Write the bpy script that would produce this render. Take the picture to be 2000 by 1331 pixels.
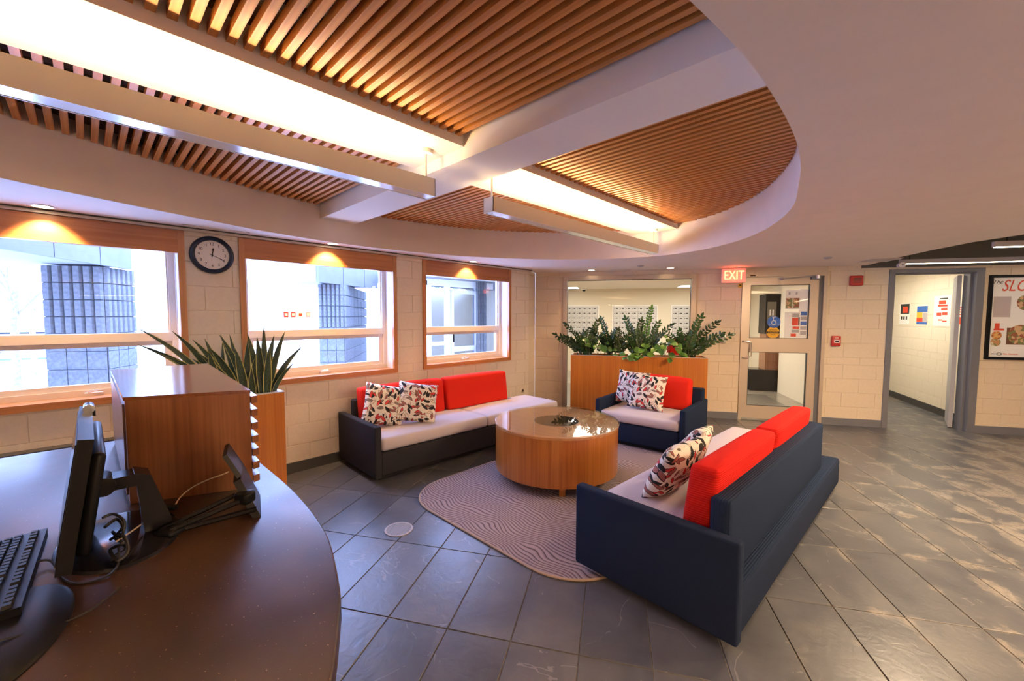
import bpy, bmesh, math, random
from mathutils import Vector, Matrix, noise
random.seed(7)
PI=math.pi
D=bpy.data
col=bpy.context.scene.collection
for o in list(D.objects): D.objects.remove(o)
sc=bpy.context.scene
# ------------------------------------------------------------------ camera
HC=1.55; FPX=800.0
yaw,pit,rol=math.radians(43.9),math.radians(3.4),math.radians(0.17)
fw=Vector((-math.sin(yaw)*math.cos(pit),math.cos(yaw)*math.cos(pit),-math.sin(pit)))
rt=Vector((math.cos(yaw),math.sin(yaw),0)); up=rt.cross(fw)
r2=rt*math.cos(rol)+up*math.sin(rol); u2=-rt*math.sin(rol)+up*math.cos(rol)
cd=D.cameras.new('camera'); cam=D.objects.new('camera',cd); col.objects.link(cam)
cam.matrix_world=Matrix(((r2.x,u2.x,-fw.x,0),(r2.y,u2.y,-fw.y,0),(r2.z,u2.z,-fw.z,HC),(0,0,0,1)))
cd.sensor_width=36; cd.lens=36*FPX/2000; cd.clip_start=.02; cd.clip_end=300
sc.camera=cam
# ------------------------------------------------------------------ view, world, lights
sc.view_settings.view_transform='Standard'; sc.view_settings.look='None'
sc.view_settings.gamma=1; sc.view_settings.use_curve_mapping=False
sc.view_settings.exposure=1.12
W=D.worlds.new('world'); sc.world=W; W.use_nodes=True
bg=W.node_tree.nodes['Background']; bg.inputs[0].default_value=(.34,.49,1,1); bg.inputs[1].default_value=9.0
sc.cycles.max_bounces=8; sc.cycles.diffuse_bounces=5; sc.cycles.transparent_max_bounces=16
sc.cycles.sample_clamp_indirect=6
def k2(c): return c
def light(name,kind,loc,energy,color,rot=(0,0,0),**kw):
    l=D.lights.new(name,kind); l.energy=energy; l.color=color
    for k,v in kw.items(): setattr(l,k,v)
    o=D.objects.new(name,l); col.objects.link(o); o.location=loc; o.rotation_euler=rot; return o
WARM2=(1,.66,.38); WARM=(1,.62,.30); WARMW=(1,.70,.42); NEUT=(1,.76,.50)
for y0,y1 in ((-1.6,.6),(.98,2.5),(2.9,4.42)):        # daylight portals (sampling aid, give off no light)
    p=light('window_portal','AREA',(-4.56,(y0+y1)/2,1.5),1,(1,1,1),(0,-PI/2,0),shape='RECTANGLE',size=1.3,size_y=y1-y0)
    p.data.cycles.is_portal=True
# added warm fill lights without fittings, overhead on the right-hand side
light('fill_light_right','AREA',(2.6,2.4,2.22),60,WARMW,(0,0,0),shape='RECTANGLE',size=1.2,size_y=1.6)
light('fill_light_centre','AREA',(.9,3.6,2.24),26,WARMW,(0,0,0),shape='DISK',size=.3)
light('fill_light_far','AREA',(.15,4.9,2.24),36,NEUT,(0,0,0),shape='DISK',size=.3)
# linear lamps out of view; upward halves added to brighten the ceiling
for nm,lx,ly,e in (('linear_lamp_rear',1.6,-2.6,60),('linear_lamp_right',3.4,.8,62),('linear_lamp_side',3.4,3.6,36)):
    light(nm+'_down','AREA',(lx,ly,1.98),e*.30,WARMW,(0,0,-.8),shape='RECTANGLE',size=2.4,size_y=.09)
    light(nm+'_up_fill','AREA',(lx,ly,2.02),e*1.35,WARM2,(PI,0,-.8),shape='RECTANGLE',size=2.4,size_y=.09)
# ------------------------------------------------------------------ pixel helpers
def ray(px,py):
    return r2*(px-1000)+u2*(665.5-py)+fw*FPX
def at_z(px,py,z=0.):
    d=ray(px,py); t=(z-HC)/d.z; return Vector((d.x*t,d.y*t,z))
def at_x(px,py,x):
    d=ray(px,py); t=x/d.x; return Vector((x,d.y*t,HC+d.z*t))
OB=Vector((-1.789,6.797,0)); AB=Vector((.866025,.5,0)); NB=Vector((-.5,.866025,0))
def Bw(s,t,z=0): return OB+AB*s+NB*t+Vector((0,0,z))
def at_B(px,py,t=0.):
    d=ray(px,py); c=Vector((0,0,HC)); P=OB+NB*t
    k=NB.dot(P-Vector((0,0,0)))/NB.dot(d); q=c+d*k
    return AB.dot(q-OB),q.z
R_d0=math.radians
# ------------------------------------------------------------------ mesh helpers
class MB:
    def __init__(s): s.v=[];s.f=[];s.mi=[];s.uv=None
    def add(s,vs,fs,m=0,M=None):
        b=len(s.v)
        for v in vs:
            v=Vector(v); s.v.append(M@v if M is not None else v)
        for f in fs: s.f.append(tuple(b+i for i in f)); s.mi.append(m)
        return s
    def box(s,x0,x1,y0,y1,z0,z1,m=0,M=None):
        return s.add([(x0,y0,z0),(x1,y0,z0),(x1,y1,z0),(x0,y1,z0),(x0,y0,z1),(x1,y0,z1),(x1,y1,z1),(x0,y1,z1)],
            [(0,3,2,1),(4,5,6,7),(0,1,5,4),(1,2,6,5),(2,3,7,6),(3,0,4,7)],m,M)
    def prism(s,poly,z0,z1,m=0,M=None,top=True,bot=True):
        n=len(poly); vs=[(p[0],p[1],z0) for p in poly]+[(p[0],p[1],z1) for p in poly]
        fs=[(i,(i+1)%n,n+(i+1)%n,n+i) for i in range(n)]
        if bot: fs.append(tuple(range(n-1,-1,-1)))
        if top: fs.append(tuple(range(n,2*n)))
        return s.add(vs,fs,m,M)
    def cyl(s,c,r,h,n=24,m=0,r2=None,M=None,axis='z'):
        r2=r if r2 is None else r2
        vs=[];c=Vector(c)
        for k,(rr,zz) in enumerate(((r,0),(r2,h))):
            for i in range(n):
                a=2*PI*i/n; p=Vector((math.cos(a)*rr,math.sin(a)*rr,zz))
                if axis=='x': p=Vector((p.z,p.x,p.y))
                if axis=='y': p=Vector((p.x,p.z,p.y))
                vs.append(c+p)
        fs=[(i,(i+1)%n,n+(i+1)%n,n+i) for i in range(n)]+[tuple(range(n-1,-1,-1)),tuple(range(n,2*n))]
        return s.add(vs,fs,m,M)
    def lathe(s,prof,n=32,m=0,M=None,close=False):
        vs=[(r*math.cos(2*PI*i/n),r*math.sin(2*PI*i/n),z) for r,z in prof for i in range(n)]
        fs=[]
        for k in range(len(prof)-1):
            for i in range(n):
                j=(i+1)%n; fs.append((k*n+i,k*n+j,(k+1)*n+j,(k+1)*n+i))
        if close:
            fs.append(tuple(range(n-1,-1,-1))); fs.append(tuple(range((len(prof)-1)*n,len(prof)*n)))
        return s.add(vs,fs,m,M)
    def tube(s,pts,r,n=6,m=0,M=None):
        pts=[Vector(p) for p in pts]; vs=[];fs=[]
        for i,p in enumerate(pts):
            d=(pts[min(i+1,len(pts)-1)]-pts[max(i-1,0)]).normalized()
            a=d.orthogonal().normalized() if i==0 else (a-d*a.dot(d)).normalized()
            b=d.cross(a); rr=r[i] if isinstance(r,(list,tuple)) else r
            for k in range(n):
                t=2*PI*k/n; vs.append(p+(a*math.cos(t)+b*math.sin(t))*rr)
        for i in range(len(pts)-1):
            for k in range(n):
                j=(k+1)%n; fs.append((i*n+k,i*n+j,(i+1)*n+j,(i+1)*n+k))
        fs.append(tuple(range(n-1,-1,-1))); fs.append(tuple(range((len(pts)-1)*n,len(pts)*n)))
        return s.add(vs,fs,m,M)
    def quad(s,a,b,c,d,m=0): return s.add([a,b,c,d],[(0,1,2,3)],m)
    def mesh(s,name,mats,smooth=False):
        me=D.meshes.new(name); me.from_pydata([tuple(v) for v in s.v],[],s.f)
        for m in (mats if isinstance(mats,(list,tuple)) else [mats]): me.materials.append(m)
        if any(s.mi): me.polygons.foreach_set('material_index',s.mi)
        bm=bmesh.new(); bm.from_mesh(me); bmesh.ops.recalc_face_normals(bm,faces=bm.faces)
        if s.uv:
            l=bm.loops.layers.uv.new('UVMap'); bm.verts.ensure_lookup_table()
            for f in bm.faces:
                for lp in f.loops: lp[l].uv=s.uv[lp.vert.index]
        bm.to_mesh(me); bm.free()
        if smooth: smooth_me(me,smooth)
        me.update(); return me
    def obj(s,name,mats,parent=None,loc=None,rot=None,smooth=False,label=None):
        return mobj(name,s.mesh(name,mats,smooth),parent,loc,rot,label)
def smooth_me(me,ang=.7):
    me.polygons.foreach_set('use_smooth',[True]*len(me.polygons))
    a=.7 if ang is True else ang
    bm=bmesh.new(); bm.from_mesh(me)
    for e in bm.edges:
        e.smooth = not (len(e.link_faces)==2 and e.calc_face_angle(0)>a)
    bm.to_mesh(me); bm.free()
def mobj(name,me,parent=None,loc=None,rot=None,label=None):
    o=D.objects.new(name,me); col.objects.link(o)
    if parent is not None: o.parent=parent
    if loc is not None: o.location=loc
    if rot is not None: o.rotation_euler=rot
    if label: o['label']=label
    return o
def thing(name,label,cat,loc=(0,0,0),rotz=0,group=None,rot=None):
    o=D.objects.new(name,None); col.objects.link(o); o.location=loc
    o.rotation_euler=rot if rot is not None else (0,0,rotz); o.empty_display_size=.1
    o['label']=label; o['category']=cat
    if group: o['group']=group
    return o
def tag(o,label,cat,group=None):
    o['label']=label;o['category']=cat
    if group:o['group']=group
    return o
def struct(o): o['kind']='structure'; return o
def rbox(sx,sy,sz,r=.03,seg=3,puff=0,cut=6,wedge=0,name='cushion',mats=None):
    """rounded, softly puffed box centred in x,y with its base at z=0"""
    bm=bmesh.new(); bmesh.ops.create_cube(bm,size=1)
    for v in bm.verts: v.co=Vector((v.co.x*sx,v.co.y*sy,(v.co.z+.5)*sz))
    bmesh.ops.bevel(bm,geom=list(bm.edges),offset=r,segments=seg,profile=.5,affect='EDGES')
    if puff:
        for ax,n in ((0,cut),(1,max(2,cut//2)),(2,2)):
            L=(sx,sy,sz)[ax]
            for i in range(1,n):
                c=Vector((0,0,0)); c[ax]=(-L/2+L*i/n) if ax<2 else L*i/n
                nn=Vector((0,0,0)); nn[ax]=1
                bmesh.ops.bisect_plane(bm,geom=list(bm.verts)+list(bm.edges)+list(bm.faces),plane_co=c,plane_no=nn)
        for v in bm.verts:
            a=max(0,1-abs(2*v.co.x/sx)**2.5); b=max(0,1-abs(2*v.co.y/sy)**2.5); c=max(0,1-abs(2*v.co.z/sz-1)**2.5)
            n=noise.noise(v.co*5)*.25
            w=v.co.z/sz-.5
            v.co.z+=puff*(a*b)*(1+n)*(1 if w>0 else -.1)*abs(w)*2
            v.co.y+=puff*.6*a*c*(1 if v.co.y>0 else -1)*abs(v.co.y)*2/sy
    if wedge:
        for v in bm.verts:
            t=v.co.z/sz; v.co.y-=wedge*t*(1 if True else 0); v.co.y*= 1
    me=D.meshes.new(name); bm.to_mesh(me); bm.free()
    for m in (mats or []): me.materials.append(m)
    me.polygons.foreach_set('use_smooth',[True]*len(me.polygons))
    return me
# ------------------------------------------------------------------ materials
def nodes(name):
    m=D.materials.new(name); m.use_nodes=True; nt=m.node_tree
    return m,nt,nt.nodes['Principled BSDF']
def N(nt,t,**kw):
    n=nt.nodes.new(t)
    for k,v in kw.items():
        if k in n.inputs: n.inputs[k].default_value=v
        else: setattr(n,k,v)
    return n
def L(nt,a,b): nt.links.new(a,b)
def ramp(nt,fac,stops,interp='LINEAR'):
    r=N(nt,'ShaderNodeValToRGB'); r.color_ramp.interpolation=interp
    while len(r.color_ramp.elements)<len(stops): r.color_ramp.elements.new(.5)
    for e,(p,c) in zip(r.color_ramp.elements,stops): e.position=p; e.color=(*c,1)
    L(nt,fac,r.inputs[0]); return r.outputs[0]
def math_(nt,op,a,b=None,c=None):
    n=N(nt,'ShaderNodeMath',operation=op)
    for i,x in enumerate((a,b,c)):
        if x is None: continue
        if isinstance(x,(int,float)): n.inputs[i].default_value=x
        else: L(nt,x,n.inputs[i])
    return n.outputs[0]
def pos(nt,kind='Object',scale=(1,1,1),rot=(0,0,0)):
    tc=N(nt,'ShaderNodeTexCoord'); mp=N(nt,'ShaderNodeMapping')
    mp.inputs['Scale'].default_value=scale; mp.inputs['Rotation'].default_value=rot
    if kind=='World':
        g=N(nt,'ShaderNodeNewGeometry'); L(nt,g.outputs['Position'],mp.inputs[0])
    else: L(nt,tc.outputs[kind],mp.inputs[0])
    return mp.outputs[0]
def bump(nt,b,h,strength=.3,dist=.002):
    n=N(nt,'ShaderNodeBump'); n.inputs['Strength'].default_value=strength; n.inputs['Distance'].default_value=dist
    L(nt,h,n.inputs['Height']); L(nt,n.outputs[0],b.inputs['Normal'])
def plain(name,c,rough=.5,metal=0,emit=None,es=0,noise_s=None,na=.1,bmp=0,coat=0,kind='Object'):
    m,nt,b=nodes(name); b.inputs['Base Color'].default_value=(*c,1); b.inputs['Roughness'].default_value=rough
    b.inputs['Metallic'].default_value=metal
    if coat: b.inputs['Coat Weight'].default_value=coat
    if emit: b.inputs['Emission Color'].default_value=(*emit,1); b.inputs['Emission Strength'].default_value=es
    if noise_s:
        t=N(nt,'ShaderNodeTexNoise',Scale=noise_s,Detail=5.); L(nt,pos(nt,kind),t.inputs[0])
        L(nt,ramp(nt,t.outputs[0],[(.3,tuple(x*(1-na) for x in c)),(.7,tuple(min(1,x*(1+na)) for x in c))]),b.inputs['Base Color'])
        if bmp: bump(nt,b,t.outputs[0],bmp)
    return m
def wood(name,c1,c2,axis='z',rough=.35,fine=60,coat=.2,kind='Object',spec=.5):
    m,nt,b=nodes(name)
    s={'z':(fine,fine,1.2),'x':(1.2,fine,fine),'y':(fine,1.2,fine)}[axis]
    t=N(nt,'ShaderNodeTexNoise',Scale=1.,Detail=6.,Roughness=.6); L(nt,pos(nt,kind,s),t.inputs[0])
    t2=N(nt,'ShaderNodeTexNoise',Scale=1.,Detail=2.); L(nt,pos(nt,kind,tuple(x/6 for x in s)),t2.inputs[0])
    mx=math_(nt,'ADD',math_(nt,'MULTIPLY',t.outputs[0],.6),math_(nt,'MULTIPLY',t2.outputs[0],.4))
    L(nt,ramp(nt,mx,[(.36,c1),(.5,tuple((a+d)/2 for a,d in zip(c1,c2))),(.64,c2)]),b.inputs['Base Color'])
    b.inputs['Roughness'].default_value=rough; b.inputs['Coat Weight'].default_value=coat; b.inputs['Coat Roughness'].default_value=.15
    bump(nt,b,t.outputs[0],.12,.001); return m
def glass(name,tint=(1,1,1),refl=1.0):
    m=D.materials.new(name); m.use_nodes=True; nt=m.node_tree; nt.nodes.clear()
    o=N(nt,'ShaderNodeOutputMaterial'); mx=N(nt,'ShaderNodeMixShader'); tr=N(nt,'ShaderNodeBsdfTransparent'); gl=N(nt,'ShaderNodeBsdfGlossy')
    tr.inputs[0].default_value=(*tint,1); gl.inputs['Roughness'].default_value=.02
    f=N(nt,'ShaderNodeFresnel'); f.inputs[0].default_value=1.5
    gg=N(nt,'ShaderNodeNewGeometry'); fr=math_(nt,'MULTIPLY',f.outputs[0],math_(nt,'SUBTRACT',1.,gg.outputs['Backfacing']))
    L(nt,math_(nt,'MULTIPLY',fr,refl),mx.inputs[0]); L(nt,tr.outputs[0],mx.inputs[1]); L(nt,gl.outputs[0],mx.inputs[2]); L(nt,mx.outputs[0],o.inputs[0])
    return m
def fabric(name,c,rib=None,sc_=400,rough=.9,na=.12):
    m,nt,b=nodes(name); b.inputs['Roughness'].default_value=rough
    b.inputs['Specular IOR Level'].default_value=.12
    p=pos(nt); t=N(nt,'ShaderNodeTexNoise',Scale=float(sc_),Detail=2.); L(nt,p,t.inputs[0])
    L(nt,ramp(nt,t.outputs[0],[(.3,tuple(x*(1-na) for x in c)),(.7,tuple(x*(1+na) for x in c))]),b.inputs['Base Color'])
    if rib:
        w=N(nt,'ShaderNodeTexWave',wave_type='BANDS',bands_direction=rib[0]); w.inputs['Scale'].default_value=rib[1]; L(nt,p,w.inputs[0])
        bump(nt,b,w.outputs['Fac'],.6,.003)
    else: bump(nt,b,t.outputs[0],.3,.001)
    return m
M={}
M['paint']=plain('wall_paint_cream',(.74,.62,.46),.55,noise_s=40,na=.03,bmp=.25,kind='World')
M['paintL']=plain('wall_paint_window_side',(.80,.71,.58),.55,noise_s=40,na=.03,bmp=.25,kind='World')
M['paintW']=plain('wall_paint_pale',(.80,.73,.60),.55,noise_s=40,na=.03,bmp=.2,kind='World')
M['soffit']=plain('ceiling_plaster',(.82,.73,.66),.8,noise_s=6,na=.02,kind='World')
M['ceilw']=plain('ceiling_white',(.86,.80,.70),.8)
M['darkceil']=plain('ceiling_dark_grey',(.11,.10,.085),.8)
M['greytrim']=plain('grey_trim_paint',(.16,.165,.19),.4)
M['base']=plain('dark_rubber_base',(.055,.055,.055),.5)
M['slat']=wood('slat_wood',(.42,.14,.022),(.70,.30,.075),'x',.45,50,.1)
M['batten']=plain('dark_batten',(.05,.025,.012),.7)
M['oak']=wood('oak_trim',(.40,.15,.045),(.56,.24,.085),'y',.35,40,.25)
M['oakz']=wood('oak_trim_upright',(.40,.15,.045),(.56,.24,.085),'z',.35,40,.25)
M['planter']=wood('planter_veneer',(.46,.12,.010),(.64,.22,.025),'z',.35,70,.3)
M['cab']=wood('cabinet_veneer',(.17,.055,.02),(.34,.13,.05),'z',.3,70,.3)
M['cabtop']=wood('cabinet_top_veneer',(.20,.07,.03),(.34,.13,.06),'x',.12,70,.8)
M['drum']=wood('table_veneer',(.34,.10,.014),(.52,.19,.035),'z',.3,60,.4)
M['tabletop']=wood('table_top_veneer',(.42,.18,.06),(.60,.30,.11),'x',.3,30,.2)
M['alu']=plain('brushed_aluminium',(.72,.70,.66),.32,.9,noise_s=30,na=.03)
M['alup']=plain('pale_metal_frame',(.55,.46,.37),.38,.55)
M['pend']=plain('pendant_housing',(.74,.68,.58),.35,.35)
M['drain']=plain('drain_metal',(.30,.29,.28),.5,.3)
M['chrome']=plain('chrome',(.8,.8,.82),.12,1)
M['vinyl']=plain('window_vinyl',(.72,.64,.58),.4)
M['linerlit']=plain('window_liner_white',(.80,.78,.78),.45)  # wood reveal; the bright blue daylight on it is put into the pale colour
M['glass']=glass('window_glass')
M['tglass']=glass('table_glass',(.99,.98,.95),1.6)
M['navy']=fabric('navy_upholstery',(.013,.022,.050),na=.25)
M['navyrib']=fabric('navy_ribbed_upholstery',(.014,.026,.058),('Y',26),na=.25)
M['navygreylit']=fabric('navy_upholstery_grey_lit',(.028,.028,.034),na=.25)  # same cloth as navy sofas; hue difference from the light put into the colour
M['seat']=fabric('pale_seat_fabric',(.60,.54,.56),sc_=300,na=.05)
M['red']=fabric('red_fabric',(.64,.018,.012),('Z',26),na=.1)
M['redp']=fabric('red_plain_fabric',(.66,.026,.014),na=.08)
M['plinth']=plain('black_plinth',(.012,.012,.014),.6)
M['black']=plain('black_plastic',(.007,.007,.008),.38,noise_s=200,na=.1)
M['blackg']=plain('black_gloss_plastic',(.010,.010,.012),.12)
M['key']=plain('black_keycap',(.016,.016,.018),.45)
for _k in ('black','blackg','key'): M[_k].node_tree.nodes['Principled BSDF'].inputs['Specular IOR Level'].default_value=.18
M['cable']=plain('black_cable',(.014,.013,.013),.5)
M['cablew']=plain('beige_cable',(.62,.50,.36),.5)
M['white']=plain('white_paint',(.82,.80,.77),.5)
M['paper']=plain('white_paper',(.88,.87,.84),.7)
M['redplastic']=plain('red_plastic',(.50,.03,.02),.35)
M['redink']=plain('red_ink',(.72,.07,.03),.7)
M['blackink']=plain('black_ink',(.02,.02,.02),.7)
M['blueink']=plain('blue_ink',(.04,.14,.50),.6)
M['yel']=plain('yellow_ink',(.85,.45,.03),.6)
M['greyink']=plain('grey_ink',(.45,.42,.42),.7)
M['exit']=plain('exit_letters',(1,.2,.1),.4,emit=(1,.17,.06),es=4)
M['exitbox']=plain('exit_housing',(.78,.50,.42),.5,emit=(1,.3,.2),es=.12)
M['soil']=plain('soil',(.02,.014,.010),.95,noise_s=60,na=.5,bmp=1)
M['rim']=plain('planter_rim_metal',(.75,.72,.68),.35,.4)
M['lamp']=plain('lamp_lens',(1,.9,.7),.4,emit=(1,.80,.5),es=14)
M['tube']=plain('uplight_tube',(1,1,1),.4,emit=(1,.69,.34),es=36)
M['linear']=plain('linear_lens',(1,1,1),.4,emit=(1,.82,.62),es=9)
M['panel']=plain('troffer_lens',(1,1,1),.4,emit=(1,.96,.88),es=2.2)
M['snow']=plain('snow',(.80,.82,.86),.7)
M['cmuout']=plain('split_face_block',(.14,.145,.155),.85,noise_s=30,na=.25,bmp=.8)
M['conc']=plain('concrete_fascia',(.15,.155,.165),.8,noise_s=8,na=.08)
M['soffout']=plain('canopy_soffit',(.26,.26,.27),.8)
M['bark']=plain('pale_bark',(.20,.18,.17),.9,noise_s=20,na=.3)
M['leafout']=plain('evergreen_foliage',(.16,.22,.10),.8,noise_s=10,na=.4)
M['carp']=plain('car_paint_silver',(.35,.40,.47),.3,.3)
M['cmail']=plain('mailbox_door_metal',(.62,.62,.62),.4,.2)
M['hall']=plain('mailroom_wall',(.76,.69,.55),.7)
M['greyfloor']=plain('mailroom_floor',(.30,.26,.21),.18,noise_s=3,na=.1)
M['brownfl']=plain('corridor_floor',(.26,.20,.155),.5,noise_s=12,na=.3)
def leaf_mat():
    m,nt,b=nodes('snake_leaf'); tc=N(nt,'ShaderNodeTexCoord'); sp=N(nt,'ShaderNodeSeparateXYZ'); L(nt,tc.outputs['UV'],sp.inputs[0])
    u=math_(nt,'ABSOLUTE',math_(nt,'SUBTRACT',sp.outputs[0],.5))
    w=N(nt,'ShaderNodeTexNoise',Scale=9.,Detail=3.); L(nt,pos(nt,'UV',(.6,6,1)),w.inputs[0])
    cg=ramp(nt,w.outputs[0],[(.4,(.012,.030,.018)),(.6,(.045,.085,.045))])
    mx=N(nt,'ShaderNodeMix',data_type='RGBA'); L(nt,math_(nt,'GREATER_THAN',u,.40),mx.inputs[0]); L(nt,cg,mx.inputs[6]); mx.inputs[7].default_value=(.52,.48,.16,1)
    L(nt,mx.outputs[2],b.inputs['Base Color']); b.inputs['Roughness'].default_value=.35; return m
M['snake']=leaf_mat()
def green(name,c1,c2,rough=.3):
    m,nt,b=nodes(name); oi=N(nt,'ShaderNodeObjectInfo'); t=N(nt,'ShaderNodeTexNoise',Scale=14.,Detail=2.); L(nt,pos(nt),t.inputs[0])
    f=math_(nt,'ADD',math_(nt,'MULTIPLY',oi.outputs['Random'],.5),math_(nt,'MULTIPLY',t.outputs[0],.5))
    L(nt,ramp(nt,f,[(.25,c1),(.75,c2)]),b.inputs['Base Color']); b.inputs['Roughness'].default_value=rough; return m
M['zz']=green('zz_leaf',(.012,.036,.010),(.055,.13,.03),.25)
M['zzl']=green('young_leaf',(.10,.24,.03),(.22,.42,.06),.35)
M['pothos']=green('bright_leaf',(.03,.11,.02),(.16,.34,.05),.3)
M['stem']=plain('plant_stem',(.03,.05,.015),.5)
def leafprint():
    """cream cloth printed with outlined leaves"""
    m,nt,b=nodes('leaf_print_fabric'); b.inputs['Roughness'].default_value=.9
    tc=N(nt,'ShaderNodeTexCoord'); sp=N(nt,'ShaderNodeSeparateXYZ'); L(nt,tc.outputs['Object'],sp.inputs[0])
    oi=N(nt,'ShaderNodeObjectInfo')
    res=None; base=None
    colr=None
    for k,(S,off) in enumerate(((13.5,0.0),(15.5,5.3),(12.5,9.1))):
        cb=N(nt,'ShaderNodeCombineXYZ'); L(nt,math_(nt,'ADD',math_(nt,'MULTIPLY',sp.outputs[0],S),math_(nt,'ADD',math_(nt,'MULTIPLY',oi.outputs['Random'],7.),off)),cb.inputs[0])
        L(nt,math_(nt,'MULTIPLY',sp.outputs[2],S),cb.inputs[1])
        v=N(nt,'ShaderNodeTexVoronoi',voronoi_dimensions='2D'); v.inputs['Scale'].default_value=1; v.inputs['Randomness'].default_value=.55; L(nt,cb.outputs[0],v.inputs[0])
        sub=N(nt,'ShaderNodeVectorMath',operation='SUBTRACT'); L(nt,cb.outputs[0],sub.inputs[0]); L(nt,v.outputs['Position'],sub.inputs[1])
        s2=N(nt,'ShaderNodeSeparateColor'); L(nt,v.outputs['Color'],s2.inputs[0])
        rot=N(nt,'ShaderNodeVectorRotate',rotation_type='Z_AXIS'); L(nt,sub.outputs[0],rot.inputs[0]); L(nt,math_(nt,'MULTIPLY',s2.outputs[0],6.28),rot.inputs['Angle'])
        q=N(nt,'ShaderNodeSeparateXYZ'); L(nt,rot.outputs[0],q.inputs[0])
        lx=math_(nt,'DIVIDE',q.outputs[0],.50)
        env=math_(nt,'MULTIPLY',math_(nt,'SUBTRACT',1.,math_(nt,'MULTIPLY',lx,lx)),.185)
        d=math_(nt,'SUBTRACT',env,math_(nt,'ABSOLUTE',q.outputs[1]))     # >0 inside leaf
        inside=math_(nt,'GREATER_THAN',d,0.); inner=math_(nt,'GREATER_THAN',d,.045)
        keep=math_(nt,'LESS_THAN',s2.outputs[1],(1.,.85,.7)[k]); inside=math_(nt,'MULTIPLY',inside,keep)
        fill=ramp(nt,s2.outputs[2],[(0,(.012,.012,.014)),(.30,(.62,.05,.05)),(.48,(.24,.18,.15)),(.68,(.80,.70,.58)),(.84,(.34,.12,.10))],'CONSTANT')
        mi=N(nt,'ShaderNodeMix',data_type='RGBA'); L(nt,inner,mi.inputs[0]); mi.inputs[6].default_value=(.012,.012,.014,1); L(nt,fill,mi.inputs[7])
        mo=N(nt,'ShaderNodeMix',data_type='RGBA'); L(nt,inside,mo.inputs[0]); L(nt,mi.outputs[2],mo.inputs[7])
        if colr is None: mo.inputs[6].default_value=(.84,.78,.68,1)
        else: L(nt,colr,mo.inputs[6])
        colr=mo.outputs[2]
    L(nt,colr,b.inputs['Base Color'])
    t=N(nt,'ShaderNodeTexNoise',Scale=300.); L(nt,tc.outputs['Object'],t.inputs[0]); bump(nt,b,t.outputs[0],.2,.001)
    return m
M['leafprint']=leafprint()
TS,TT=.3235,.652; S0,T0=-2.624,-4.971
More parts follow.
